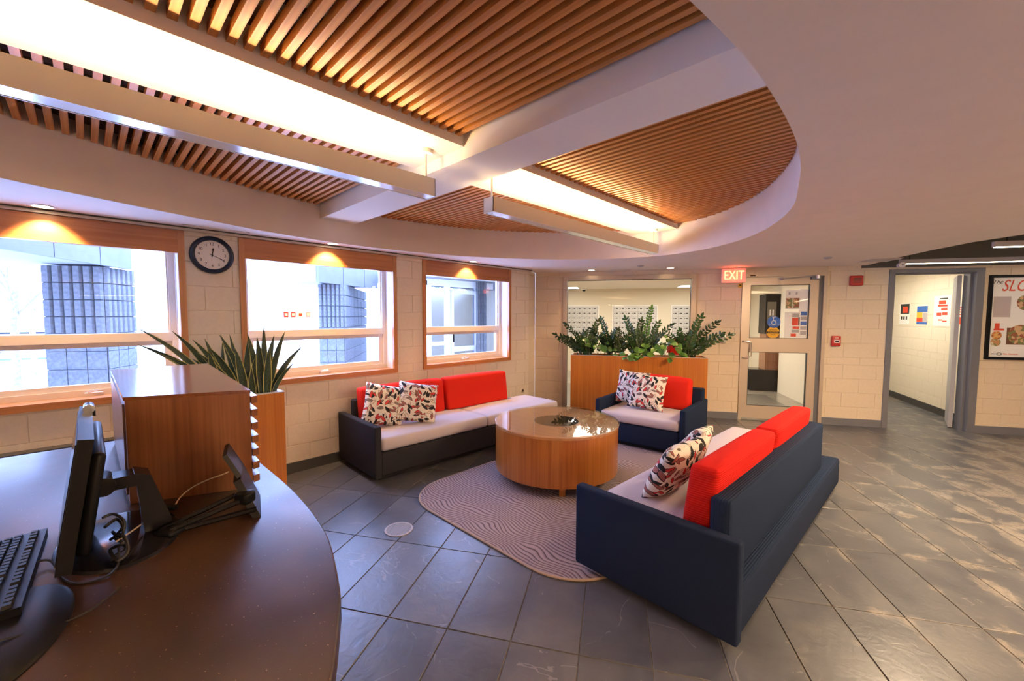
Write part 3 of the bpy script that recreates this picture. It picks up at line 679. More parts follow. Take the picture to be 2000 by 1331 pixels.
# round stickers on the door glass
def disc(name,label,s,z,r,mat,t=-.002):
    o=Bt(name,label,'sticker',s,t,z); MB().cyl((0,0,0),r,.002,28,axis='y').obj('disc',mat,o); return o
def text(body,size,mat,parent,loc,rot=(PI/2,0,0),ex=.0006,align='CENTER',name='lettering',sx=1.,shear=0):
    cu=D.curves.new(name,'FONT'); cu.body=body; cu.size=size; cu.extrude=ex; cu.align_x=align; cu.align_y='CENTER'; cu.resolution_u=3; cu.shear=shear
    to=D.objects.new(name,cu); col.objects.link(to); dg=bpy.context.evaluated_depsgraph_get()
    me=D.meshes.new_from_object(to.evaluated_get(dg)); D.objects.remove(to); me.materials.clear(); me.materials.append(mat)
    o=mobj(name,me,parent,loc,rot); o.scale=(sx,1,1); return o
s1=disc('blue_sticker','round blue accessibility sticker on the glass door',.44,1.475,.088,M['blueink'])
MB().lathe([(.026,-.001),(.033,-.001),(.033,.001),(.026,.001),(.026,-.001)],20,M=Matrix.Translation((0,-.002,-.008))@Matrix.Rotation(PI/2,4,'X')).tube([(-.008,-.003,.055),(-.010,-.003,.018),(.018,-.003,.016),(.030,-.003,-.02)],.004,5).cyl((-.008,-.003,.062),.008,.002,10,axis='y').obj('wheelchair_symbol',M['paper'],s1)
text('PUSH',.022,M['paper'],s1,(0,-.004,.075)); text('AUTOMATIC DOOR',.016,M['paper'],s1,(0,-.004,-.045))
s2=disc('yellow_sticker','round yellow caution sticker below the blue one on the glass door',.435,1.322,.085,M['yel'])
MB().box(-.082,.082,-.003,-.0015,-.014,.014).obj('band',M['blackink'],s2); text('CAUTION',.03,M['yel'],s2,(0,-.004,0)); text('AUTOMATIC',.018,M['blackink'],s2,(0,-.004,.035)); text('DOOR',.02,M['blackink'],s2,(0,-.004,-.035))
# exit sign
ex=Bt('exit_sign','red lit EXIT sign hanging from the ceiling beside the glass door','sign',-.145,-.09,2.27)
MB().box(-.155,.155,-.03,.03,-.215,-.012).obj('housing',M['exitbox'],ex); MB().box(-.08,.08,-.02,.02,-.012,0).obj('mount',M['greyink'],ex)
text('EXIT',.185,M['exit'],ex,(0,-.0325,-.115),sx=.72,ex=.002)
MB().box(-.158,-.155,-.03,.03,-.215,-.012).box(.155,.158,-.03,.03,-.215,-.012).box(-.158,.158,-.031,.03,-.218,-.215).obj('edge_trim',M['exitbox'],ex)
gl=light('exit_glow','POINT',Bw(-.145,-.2,2.13),.5,(1,.12,.05),shadow_soft_size=.05); 
ys=Bt('yellow_tag','small yellow tag under the EXIT sign','tag',-.03,-.012,2.015); MB().box(-.022,.022,-.004,0,-.03,.03).obj('card',M['yel'],ys); MB().box(-.014,.014,-.006,-.004,-.004,.014).obj('print',M['blackink'],ys)
# alarm horn, pull station, door button
t=Bt('fire_alarm_horn','square red fire alarm horn high on the block wall','alarm',1.435,0,2.06)
me=rbox(.155,.05,.14,.012,2,name='body',mats=[M['redplastic']]); mobj('body',me,t,(0,-.028,-.07))
for k in range(4): MB().box(-.045,.045,-.0555,-.052,-.03+k*.02,-.022+k*.02).obj('slot',M['base'],t)
t=Bt('fire_pull_station','red fire alarm pull station beside the glass door','alarm',1.225,0,1.21)
mobj('body',rbox(.11,.05,.145,.010,2,name='body',mats=[M['redplastic']]),t,(0,-.026,-.072))
MB().box(-.032,.032,-.060,-.05,-.025,.02).obj('pull_handle',M['paper'],t,label='pale pull handle'); MB().box(-.022,.022,-.062,-.06,-.012,.010).obj('window_pane',M['blackink'],t)
text('FIRE',.024,M['paper'],t,(0,-.0525,.045))
s_,z_=at_B(1412,663,-.02)
t=Bt('door_push_plate','square metal push plate on the wall left of the glass door','switch',s_,0,z_)
mobj('plate',rbox(.085,.03,.115,.006,2,name='plate',mats=[M['alu']]),t,(0,-.016,-.057))
MB().cyl((0,-.034,0),.018,.004,16,axis='y').obj('button',M['chrome'],t,smooth=True)
# hallway opening frame
dr=D.objects.new('door_2',None); col.objects.link(dr); dr.location=OB; dr.rotation_euler=(0,0,RB); struct(dr)
f=MB(); f.box(1.832,1.898,-.02,.20,0,2.205).box(2.80,2.885,-.02,.20,0,2.205).box(1.898,2.80,-.02,.20,2.155,2.205)
f.box(1.898,1.915,.05,.09,0,2.155).box(2.775,2.80,.05,.09,0,2.155).box(1.915,2.775,.05,.09,2.135,2.155)
f.obj('door_frame',M['greytrim'],dr)
MB().box(0,.60,-.022,.022,0.01,2.13,M=Matrix.Translation((2.765,.21,0))@Matrix.Rotation(R_d0(60.2),4,'Z')).obj('door_leaf',plain('open_door_grey',(.42,.42,.46),.4),dr,label='grey door standing open into the hallway')
# hallway
def hall(name,a,b,z,mat,th=.1,blocks=False,z0=0.):
    d=b-a
    if blocks: return block_wall(name,a,math.atan2(d.y,d.x),0,d.length,z,[],mat,thick=th,off=.1)
    return struct(MB().box(0,d.length,0,th,z0,z).obj(name,mat,None,a,(0,0,math.atan2(d.y,d.x))))
ha,hb=Bw(4.05,6.2),Bw(3.06,.16)
hd=(ha-hb); hall('wall_hallway',ha,hb,2.40,M['paintW'],blocks=True)
bb('baseboard_hallway',ha+Vector((-.003,0,0)),hb+Vector((-.003,0,0)),M['base'],.11)
hall('wall_hallway_left',Bw(1.64,.19),Bw(1.64,6.2),2.40,M['paintW'])
hall('wall_hallway_end',Bw(1.5,6.2),Bw(4.2,6.2),2.40,M['paintW'])
struct(MB().box(1.4,4.4,.19,6.4,2.40,2.44).obj('ceiling_hallway',M['ceilw'],None,OB,(0,0,RB)))
light('hallway_ceiling_light','AREA',Bw(2.35,1.7,2.36),19,(1,.90,.74),(0,0,RB),shape='RECTANGLE',size=.5,size_y=1.6)
t=thing('hallway_light','white ceiling light strip inside the hallway','light',Bw(2.5,3.6,2.40),RB); MB().box(-.2,.2,-.6,.6,-.05,0).obj('housing',M['white'],t); MB().box(-.18,.18,-.58,.58,-.054,-.05).obj('lens',M['panel'],t)
# notices on hallway wall
def hallpt(px,py):
    n=Vector((hd.y,-hd.x,0)).normalized(); d=ray(px,py); c=Vector((0,0,HC)); k=n.dot(hb-c)/n.dot(d); return c+d*k
hang=math.atan2((hb-ha).y,(hb-ha).x)
def notice(label,x0,y0,x1,y1,name='notice'):
    a=hallpt(x0,y0); b=hallpt(x1,y1); w=(Vector((b.x,b.y,0))-Vector((a.x,a.y,0))).length; h=a.z-b.z
    c=(a+b)/2; off=Vector((math.sin(hang),-math.cos(hang),0))*.004
    t=thing(name,label,'notice',c+off,hang)
    MB().box(-w/2,w/2,0,.002,-h/2,h/2).obj('sheet',M['paper'],t); return t,w,h
def blk(t,x0,x1,z0,z1,mat,name='print',y=-.0015): return MB().box(x0,x1,y,0,z0,z1).obj(name,mat,t)
t,w_,h_=notice('notice half dark photograph, half white, furthest left in the hallway',1759,594,1776,634)
blk(t,-w_*.42,w_*.45,0,h_*.48,M['blackink']); blk(t,-w_*.2,w_*.3,h_*.05,h_*.35,M['redink'],y=-.002)
for k in range(3): blk(t,-w_*.35+k*w_*.25,-w_*.22+k*w_*.25,-h_*.28,-h_*.12,M['blackink'])
t,w_,h_=notice('blue, yellow and orange notice on the hallway wall',1792,598,1811,635)
blk(t,-w_*.48,w_*.48,.15*h_,h_*.48,M['blueink']); blk(t,-w_*.48,w_*.05,-.15*h_,h_*.15,M['yel']); blk(t,-w_*.48,w_*.1,-h_*.35,-.15*h_,M['redink']); blk(t,-w_*.48,w_*.48,-h_*.48,-.36*h_,M['blueink']); blk(t,w_*.08,w_*.48,-h_*.35,h_*.13,M['greyink'])
t,w_,h_=notice('large white notice with red print on the hallway wall',1826,579,1856,638)
blk(t,-w_*.15,w_*.3,h_*.38,h_*.42,M['blackink'])
for k,(a,b,c,d_) in enumerate(((-.2,.2,.22,.34),(-.25,.3,.14,.2),(-.05,.3,.02,.1),(-.3,-.02,-.16,-.06),(.02,.32,-.14,-.05),(-.2,.05,-.32,-.28),(.05,.3,-.36,-.32))): blk(t,w_*a,w_*b,h_*c,h_*d_,M['redink'])
t,w_,h_=notice('red and white notice partly hidden by the hallway door frame',1871,597,1884,635)
blk(t,-w_*.45,w_*.5,-h_*.48,-h_*.1,M['redink'])
for k in range(4): blk(t,-w_*.3,w_*.5,h_*(.0+.12*k),h_*(.06+.12*k),M['redink'])
# framed poster
pz0,pz1=.997,2.106
t=Bt('framed_poster','black-framed food poster beside the hallway doorway, running out of frame','poster',2.937,0,1.55)
W_=1.5; H0,H1=pz0-1.55,pz1-1.55
f=MB().box(0,.035,-.03,0,H0,H1).box(W_-.035,W_,-.03,0,H0,H1).box(.035,W_-.035,-.03,0,H1-.035,H1).box(.035,W_-.035,-.03,0,H0,H0+.035); f.obj('frame',M['black'],t)
sh=MB().box(.03,W_-.03,-.012,-.004,H0+.03,H1-.03).obj('sheet',M['paper'],t)
text('The',.07,M['blackink'],t,(.085,-.013,H1-.09),shear=.4)
text('SLC',.21,M['redink'],t,(.255,-.0135,H1-.145),sx=.72,shear=.35)
text('M',.17,M['blackink'],t,(.47,-.0135,H1-.13),sx=.8,shear=.35)
MB().box(.06,.24,-.0135,-.012,H1-.55,H1-.28).obj('faded_sheet',plain('lilac_grey_print',(.50,.43,.43),.7),t)
MB().cyl((.11,-.0135,H0+.23),.055,.0015,24,axis='y').obj('bowl_print',M['food2'],t)
MB().cyl((.115,-.015,H0+.32),.055,.0015,24,axis='y').obj('bowl_print',M['food1'],t)
MB().box(.09,.14,-.0135,-.012,H0+.40,H0+.48).box(.08,.19,-.0133,-.012,H0+.385,H0+.41).obj('cup_print',M['redink'],t)
MB().box(.22,.50,-.0133,-.012,H0+.20,H0+.42).obj('bowl_backdrop_print',plain('brown_print',(.16,.07,.04),.6),t)
MB().cyl((.36,-.0145,H0+.33),.13,.0015,28,axis='y').obj('bowl_print',M['food3'],t)
MB().cyl((.40,-.0145,H1-.36),.10,.0015,28,axis='y').obj('bowl_print',M['food3'],t)
MB().lathe([(.014,-.001),(.019,-.001),(.019,.001),(.014,.001),(.014,-.001)],20,M=Matrix.Translation((.155,-.0135,H0+.075))@Matrix.Diagonal((1.5,1,1,1))@Matrix.Rotation(PI/2,4,'X')).box(.075,.125,-.0135,-.012,H0+.070,H0+.080).obj('logo_print',M['blackink'],t)
text('Tim Hortons',.03,M['redink'],t,(.27,-.0135,H0+.075),shear=.3)
# linear lights and security light at right
def linear(label,s0,s1,t_,z):
    o=Bt('linear_light',label,'light',(s0+s1)/2,t_,z); h=(s1-s0)/2
    MB().box(-h,h,-.02,.02,0,.05).obj('housing',M['greyink'],o); MB().box(-h+.01,h-.01,-.014,.014,-.006,0).obj('lens',M['linear'],o)
    for x in (-h+.1,h-.1): MB().tube([(x,0,.05),(x,0,.325)],.004).obj('cable',M['black'],o)
linear('long linear ceiling light just in front of the hallway doorway',1.60,4.9,-.62,2.215)
linear('second linear ceiling light nearer the viewer at the right edge',1.64,4.9,-1.86,2.22)
t=Bt('spot_camera','small round white security lamp hanging at the corner of the soffit','lamp',1.60,-.62,2.27)
MB().tube([(0,0,.02),(0,0,-.05)],.012).obj('stem',M['greyink'],t); MB().cyl((0,-.05,-.075),.038,.06,20,axis='y',r2=.03).obj('head',M['greyink'],t,smooth=True); MB().cyl((0,-.056,-.075),.034,.006,20,axis='y').obj('lens',M['paper'],t); MB().cyl((0,-.060,-.075),.008,.004,10,axis='y').obj('bulb',M['blackink'],t)
# ------------------------------------------------------------------ mailroom behind glass
TM=4.9; kS=(6.78+TM)/(6.78+3.2)
def ms(s): return -1.849+(s+1.849)*kS
def mz(z): return 1.55+(z-1.55)*kS
hall('wall_mailroom',Bw(-6,TM),Bw(4,TM),2.40,M['hall'])
hall('wall_mailroom_left',Bw(-5.2,TM),Bw(-3.2,.2),2.40,M['hall'])
hall('wall_mailroom_right',Bw(1.50,2.65),Bw(1.50,.16),2.40,M['paintW'],th=-.05)
struct(MB().box(-6,1.56,.16,TM+.1,mz(2.196),mz(2.196)+.05).obj('ceiling_mailroom',M['ceilw'],None,OB,(0,0,RB)))
struct(MB().box(-6,1.5,.0,TM,-.01,.002).obj('floor_mailroom',M['greyfloor'],None,OB,(0,0,RB)))
ZM=mz(2.196)
for s_,t_ in ((-3.05,4.1),(.0,4.05),(-1.2,1.6)):
    o=Bt('ceiling_light_panel',{-3.05:'square ceiling light panel at the left of the mailroom glass',.0:'square ceiling light panel at the right of the mailroom glass',-1.2:'square ceiling light panel deep over the middle of the mailroom'}[s_],'light',s_,t_,ZM)
    MB().box(-.31,.31,-.31,.31,-.012,0).obj('frame',M['white'],o); MB().box(-.29,.29,-.29,.29,-.015,-.012).obj('lens',M['panel'],o)
light('mailroom_light','AREA',Bw(-1.2,2.6,ZM-.03),60,(1,.92,.76),(0,0,RB),shape='RECTANGLE',size=3,size_y=1.6)
o=Bt('dome_camera','small dome security camera on the mailroom ceiling','camera',ms(-2.518),TM-.5,ZM); MB().lathe([(.001,-.09),(.03,-.085),(.045,-.06),(.045,-.04)],16).obj('dome',M['blackg'],o,smooth=True); MB().lathe([(.045,-.045),(.075,-.03),(.075,0)],16).obj('housing',M['white'],o,smooth=True)
def mailboxes(label,s0,s1,cols,zt,rows):
    o=Bt('mailbox_bank',label,'mailboxes',s0,TM,0,'mailbox banks in the mailroom'); w=(s1-s0)/cols; h=.132
    MB().box(-.05,s1-s0+.05,-.03,0,zt-rows*h-.05,zt+.05).obj('surround',M['white'],o)
    MB().box(-.01,s1-s0+.01,-.034,-.03,zt-rows*h-.01,zt+.012).obj('backing',M['greyink'],o)
    dm=MB().box(-w/2+.004,w/2-.004,-.012,0,-h/2+.004,h/2-.004).mesh('mailbox_door',M['cmail'])
    lk=MB().box(-.026,.026,-.016,-.012,.012,.036).box(-w/2+.012,-w/2+.03,-.016,-.012,.014,.030).mesh('lock',M['blackink'])
    for i in range(cols):
        for j in range(rows):
            d_=mobj('mailbox_door',dm,o,(w*(i+.5),-.034,zt-h*(j+.5))); mobj('lock',lk,d_)
zt=mz(1.774)
mailboxes('bank of small grey mailboxes at the left of the mailroom wall',ms(-2.225)-.98,ms(-2.225),7,zt,6)
mailboxes('bank of small grey mailboxes in the middle of the mailroom wall',ms(-1.846),ms(-.90),7,zt,6)
mailboxes('bank of small grey mailboxes at the right of the mailroom wall',ms(-.543),ms(-.543)+.7,5,zt,6)
# kiosk, papers, grate seen through glass door
def kS2(s,t,t0): k=(6.78+t)/(6.78+t0); return -1.849+(s+1.849)*k
t=Bt('parcel_kiosk','tall black and brown kiosk cabinet seen through the glass door','cabinet',0,2.72,0)
s0,s1=1.20,1.58
MB().box(s0,s1,0,.4,1.20,2.02).obj('upper_body',M['black'],t); MB().box(s0+.03,s1,.01,.4,.45,1.20).obj('lower_body',M['cab'],t,label='brown wood lower body'); MB().box(s0+.03,s0+.19,-.012,0,1.42,1.86).obj('screen_panel',plain('kiosk_screen',(.16,.14,.10),.3),t)
MB().box(s0-.25,s1,.0,.42,.0,.45).obj('plinth',M['blackg'],t)
for k in range(2): MB().box(s0+.07+k*.05,s0+.095+k*.05,-.016,-.012,1.58,1.70).obj('label_strip',M['paper'],t)
t=Bt('low_bench','low dark bench beyond the glass door','bench',0,2.78,0); MB().box(.35,.92,0,.40,.34,.40).obj('seat',M['black'],t)
for x in (.38,.86): MB().box(x,x+.04,.05,.35,0,.34).obj('leg',M['black'],t)
def bpaper(label,px0,py0,px1,py1,tt):
    a=at_B(px0,py0,tt); b=at_B(px1,py1,tt); o=Bt('notice',label,'notice',(a[0]+b[0])/2,tt,(a[1]+b[1])/2); w=(b[0]-a[0]); h=a[1]-b[1]
    MB().box(-w/2,w/2,-.002,0,-h/2,h/2).obj('sheet',M['paper'],o); return o,w,h
o,w_,h_=bpaper('white notice with a red band on the mailroom wall, left in the door glass',1475,597,1489,631,TM-.01); blk(o,-w_*.5,w_*.5,-h_*.42,-h_*.22,M['redink'],y=-.005); blk(o,-w_*.3,w_*.3,.2*h_,.26*h_,M['greyink'],y=-.005); blk(o,-w_*.1,w_*.35,-.18*h_,-.02*h_,M['blackink'],y=-.005)
o,w_,h_=bpaper('dark sign low on the mailroom wall seen through the door glass',1464,651,1487,659,TM-.01); blk(o,-w_*.5,w_*.5,-h_*.5,h_*.5,M['blackink'],y=-.005)
o,w_,h_=bpaper('pair of food posters at the top right of the door glass',1535,567,1561,604,.022); 
for k in (0,1):
    blk(o,(-.48+k*.5)*w_,(-.02+k*.5)*w_,-.44*h_,.08*h_,M['food3'],y=-.005); blk(o,(-.3+k*.5)*w_,(-.18+k*.5)*w_,.25*h_,.38*h_,M['greyink'],y=-.005)
o,w_,h_=bpaper('tall white sheet with red leaflets on the lower door glass',1533,610,1560,660,.022)
for k,(a,b,c,d_,m) in enumerate(((.0,.45,.3,.45,'greyink'),(.0,.4,-.02,.28,'redink'),(.42,.5,0,.3,'blackink'),(.05,.48,-.16,-.06,'redink'),(.0,.48,-.3,-.19,'greyink'),(-.05,.3,-.46,-.34,'redink'))): blk(o,a*w_,b*w_,c*h_,d_*h_,M[m],y=-.005)
o,w_,h_=bpaper('narrow sheet with blue squares along the right edge of the door glass',1563,565,1575,660,.022)
for k,m in enumerate(('blueink','greyink','blueink','greyink','greyink')): blk(o,-.3*w_,.42*w_,(.0-.1*k)*h_-.04*h_,(.0-.1*k)*h_+.035*h_,M[m],y=-.005)
t=Bt('floor_grate','metal floor grate inside the glass door','grate',.15,.35,0)
MB().box(0,.95,0,1.9,0.002,.004).obj('tray',M['base'],t)
for k in range(38): MB().box(0.01,.94,.02+k*.05,.045+k*.05,.004,.009).obj('bar',M['alu'],t)
t=Bt('entrance_grate','metal floor grate behind the left of the mailroom glass','grate',-3.0,.3,0)
MB().box(0,.6,0,2.4,0.002,.004).obj('tray',M['base'],t)
for k in range(48): MB().box(0.01,.59,.02+k*.05,.045+k*.05,.004,.009).obj('bar',M['alu'],t)
s_,z_=at_B(1332,663,1.2)
t=Bt('red_chair','red-backed chair just behind the mailroom glass','chair',s_,1.2,0)
MB().tube([(-.24,0,z_-.25),(-.22,0,z_-.06),(-.1,0,z_),(.1,0,z_),(.22,0,z_-.06),(.24,0,z_-.25)],.02,8).obj('back_frame',M['redplastic'],t,smooth=True)
mobj('backrest',rbox(.42,.05,.4,.04,3,name='backrest',mats=[M['redp']]),t,(0,.0,z_-.42)); mobj('seat',rbox(.46,.44,.07,.03,3,name='seat',mats=[M['redp']]),t,(0,.2,.42))
for sx in (-.2,.2):
    for sy in (.02,.38): MB().tube([(sx,sy,0),(sx*.9,sy,.43)],.012).obj('leg',M['black'],t)
MB().tube([(-.2,0,.43),(-.22,0,z_-.2)],.012).tube([(.2,0,.43),(.22,0,z_-.2)],.012).obj('back_support',M['black'],t)
# ------------------------------------------------------------------ clock
cy,cz=.770,2.064; R_=.158
t=thing('wall_clock','round wall clock with a navy rim between the first two windows','clock',(WX,cy,cz),PI/2)
Rx=Matrix.Rotation(PI/2,4,'X')
MB().lathe([(R_-.038,.012),(R_-.036,.03),(R_-.02,.042),(R_-.006,.034),(R_,.018),(R_,0)],48,M=Rx).obj('rim',plain('navy_clock_rim',(.012,.022,.05),.25),t,smooth=True)
MB().cyl((0,-.014,0),R_-.036,.014,40,axis='y').obj('dial',plain('clock_dial',(.86,.82,.76),.5),t)
for h in range(1,13):
    a=PI/2-h*PI/6; text(str(h),.035,M['blackink'],t,(.092*math.cos(a),-.0145,.092*math.sin(a)),name='numeral',sx=.9)
def hand(name,a,l,w): 
    c_,s__=math.cos(a),math.sin(a)
    P=[Vector((c_*x-s__*y,-.018,s__*x+c_*y)) for x,y in ((-.018,-w/2),(l*.6,-w/2),(l*.72,-w*1.3),(l,0),(l*.72,w*1.3),(l*.6,w/2),(-.018,w/2))]
    MB().add(P+[p+Vector((0,.001,0)) for p in P],[tuple(range(7)),tuple(range(13,6,-1))]+[(i,(i+1)%7,7+(i+1)%7,7+i) for i in range(7)]).obj(name,M['blackink'],t)
hand('hour_hand',PI/2-2*PI*(12.32/12),.062,.007); hand('minute_hand',PI/2-2*PI*19.5/60,.10,.004)
MB().cyl((0,-.022,0),.006,.006,12,axis='y').obj('hub',M['blackink'],t)
# outlet
p=at_x(1020,763,WX)
t=thing('wall_outlet','small round metal outlet low on the wall by the far corner','outlet',(WX,p.y,p.z),PI/2); MB().cyl((0,-.012,0),.028,.012,20,axis='y').obj('plate',M['alu'],t); MB().cyl((0,-.016,0),.012,.004,12,axis='y').obj('socket',M['blackink'],t)
# floor drain cover
p=at_z(779,1035)
t=thing('floor_drain','round metal floor cover with a ribbed plate, set in the slate','drain',(p.x,p.y,.001),RB)
MB().lathe([(.001,.002),(.088,.002)],36).obj('plate',M['drain'],t); MB().lathe([(.088,0),(.088,.005),(.100,.005),(.102,0)],36).obj('ring',M['greyink'],t)
for k in range(11):
    x=-.075+k*.015; h=math.sqrt(max(0,.084**2-x*x)); MB().box(x-.004,x+.004,-h,h,.002,.0045).obj('rib',M['drain'],t)
# ------------------------------------------------------------------ rug
def rrect(x0,x1,y0,y1,r,n=10):
    P=[]
    for cx,cy_,a0 in ((x1-r,y0+r,-PI/2),(x1-r,y1-r,0),(x0+r,y1-r,PI/2),(x0+r,y0+r,PI)):
        for k in range(n+1): a=a0+PI/2*k/n; P.append((cx+r*math.cos(a),cy_+r*math.sin(a)))
    return P
t=thing('area_rug','mauve area rug with a wavy carved pattern under the coffee table','rug',(0,0,.001),0)
P=rrect(-3.10,-1.18,1.83,4.9,.42)
MB().prism(P,.0,.011).obj('pile',M['rug'],t)
P2=[Vector((a,b,.006)) for a,b in P]; MB().tube(P2+[P2[0]],.0075,6).obj('binding',M['rugedge'],t,smooth=True)
# ------------------------------------------------------------------ sofas
def pmirror(me):
    for v in me.vertices: v.co.y=-v.co.y
    me.flip_normals(); return me
def soft(name,mat,parent,x0,x1,y0,y1,z0,z1,r=.02,puff=0,seg=3,mir=1,cut=6,lean=0,label=None):
    me=rbox(abs(x1-x0),abs(y1-y0),z1-z0,r,seg,puff,cut,0,name,[mat])
    if lean:
        for v in me.vertices: v.co.y-=lean*v.co.z*mir
    return mobj(name,me,parent,((x0+x1)/2,mir*(y0+y1)/2,z0),None,label)
def long_sofa(label,loc,rotz,mir,fab,fabr,Lg=2.67,Dp=.915,redm='red'):
    t=thing('sofa',label,'sofa',loc,rotz)
    F=M[fab]; R=M[fabr]
    soft('plinth',M['plinth'],t,.08,Lg-.1,.10,Dp-.10,0,.06,.005,mir=mir)
    soft('arm',F,t,0,.065,0,Dp,.05,.535,.014,mir=mir)
    soft('base',F,t,.066,Lg,.012,Dp-.015,.055,.285,.02,mir=mir)
    soft('base_ledge',R,t,.08,Lg-.03,.02,.105,.278,.292,.006,mir=mir)
    soft('backrest',R,t,.10,2.24,.075,.175,.285,.672,.02,mir=mir)
    soft('seat_cushion',M['seat'],t,.068,1.36,.185,Dp-.01,.286,.415,.035,.018,mir=mir,cut=8)
    soft('seat_cushion',M['seat'],t,1.365,Lg-.03,.215,Dp-.01,.286,.412,.035,.014,mir=mir,cut=8)
    soft('back_cushion',M[redm],t,.13,1.14,.19,.335,.415,.80,.03,.010,mir=mir,lean=.12)
    soft('back_cushion',M[redm],t,1.18,2.17,.19,.335,.415,.80,.03,.010,mir=mir,lean=.12)
    return t
sofaN=long_sofa('navy sofa with its back to the viewer, front right, open chaise end far off',(-.488,1.975,0),math.radians(87.4),1,'navy','navyrib')
sofaL=long_sofa('dark sofa along the window wall with a chaise end by the corner',(-4.285,1.805,0),math.radians(88.0),-1,'navygreylit','navygreylit',2.64,.86,'redp')
t=thing('loveseat','small navy two-arm sofa in front of the long planter','sofa',(-2.74,4.335,0),math.radians(4.5))
Wd,Dp=1.08,.89
soft('plinth',M['plinth'],t,.08,Wd-.08,.08,Dp-.1,0,.06,.005)
soft('arm',M['navy'],t,0,.065,0,Dp,.05,.535,.014); soft('arm',M['navy'],t,Wd-.065,Wd,0,Dp,.05,.535,.014)
soft('base',M['navy'],t,.066,Wd-.066,.015,Dp-.01,.055,.285,.02)
soft('backrest',M['navy'],t,.066,Wd-.02,Dp-.16,Dp-.05,.285,.675,.02)
soft('seat_cushion',M['seat'],t,.068,Wd-.068,.0,Dp-.17,.286,.405,.035,.018,cut=8)
soft('back_cushion',M['redp'],t,.09,.95,Dp-.33,Dp-.175,.41,.79,.045,.02,lean=-.10)
# ------------------------------------------------------------------ printed pillows
def pillow_mesh(S=.43,T=.15,n=16):
    b=MB(); idx={}
    for side in (1,-1):
        for i in range(n+1):
            for j in range(n+1):
                u,v=2*i/n-1,2*j/n-1
                if side<0 and (abs(u)==1 or abs(v)==1): idx[(side,i,j)]=idx[(1,i,j)]; continue
                th=T/2*((1-abs(u)**2.6)*(1-abs(v)**2.6))**.5
                pin=1-.07*(1-abs(v)**2)*(abs(u)**3)
                pin2=1-.07*(1-abs(u)**2)*(abs(v)**3)
                wr=noise.noise(Vector((u*2.2,v*2.2,side*3)))*.012*(1-max(abs(u),abs(v))**4)
                idx[(side,i,j)]=len(b.v); b.v.append(Vector((u*S/2*pin,side*(th+wr),v*S/2*pin2)))
    for side in (1,-1):
        for i in range(n):
            for j in range(n):
                f=[idx[(side,i,j)],idx[(side,i+1,j)],idx[(side,i+1,j+1)],idx[(side,i,j+1)]]
                b.f.append(tuple(f if side>0 else f[::-1])); b.mi.append(0)
    return b.mesh('pillow',M['leafprint'],smooth=3.0)
PM=pillow_mesh()
def pillow(label,loc,rx,ry,rz):
    o=mobj('throw_pillow',PM,None,loc); o.rotation_mode='XYZ'
    o.matrix_world=Matrix.Translation(loc)@Matrix.Rotation(rz,4,'Z')@Matrix.Rotation(rx,4,'X')@Matrix.Rotation(ry,4,'Y')
    tag(o,label,'pillow','leaf-print throw pillows'); return o
R_d=math.radians
pillow('leaf-print pillow next to the arm of the sofa under the windows',(-3.83,2.09,.635),R_d(-17),R_d(14),R_d(80))
pillow('leaf-print pillow overlapping it further from the arm, sofa under the windows',(-3.70,2.40,.635),R_d(-22),R_d(12),R_d(72))
pillow('leaf-print pillow at the left on the loveseat, behind the other one',(-2.49,4.80,.645),R_d(-14),R_d(2),R_d(0))
pillow('leaf-print pillow at the front on the loveseat, next to the red cushion',(-2.24,4.70,.635),R_d(-16),R_d(4),R_d(12))
pillow('leaf-print pillow nearest the viewer, leaning on the red cushion of the front navy sofa',(-1.0,2.52,.61),R_d(-30),R_d(6),R_d(-100))
pillow('leaf-print pillow just behind the nearest one on the front navy sofa',(-1.07,2.93,.60),R_d(-34),R_d(-8),R_d(-84))
# ------------------------------------------------------------------ coffee table
t=thing('coffee_table','round wooden drum coffee table with a glass top','table',(-2.42,3.14,0),R_d(6))
RT=.588
MB().lathe([(RT-.03,.10),(RT,.10),(RT,.515),(RT-.03,.515),(RT-.03,.10)],72).obj('drum',M['drum'],t,smooth=.5)
MB().lathe([(.215,.515),(RT+.004,.515),(RT+.004,.535),(.215,.535),(.215,.515)],72).obj('wood_top',M['tabletop'],t,smooth=.5)
MB().lathe([(.215,.535),(.215,.36),(.001,.36)],48).obj('well',plain('table_well',(.10,.055,.03),.6),t,smooth=.5)
MB().lathe([(.001,.5375),(RT+.008,.5375),(RT+.012,.541),(RT+.012,.546),(RT+.008,.5495),(.001,.5495)],72).obj('glass_top',M['tglass'],t,smooth=.5)
for a in (-52,38,128,218):
    a=R_d(a); x,y=.50*math.cos(a),.50*math.sin(a); MB().box(-.025,.025,-.025,.025,0,.11).obj('leg',M['drum'],t,(x,y,.003),(0,0,a))
k=thing('cable_pod','black cable pod lying in the well under the glass tabletop','gadget',(-2.40,3.28,.362),.7)
mobj('body',rbox(.17,.10,.05,.02,3,name='body',mats=[M['black']]),k,(0,0,0),(0,0,0)); MB().lathe([(.034,.05),(.036,.056),(.018,.058),(.016,.050)],20).obj('ring',M['white'],k,(.02,0,0),smooth=True)
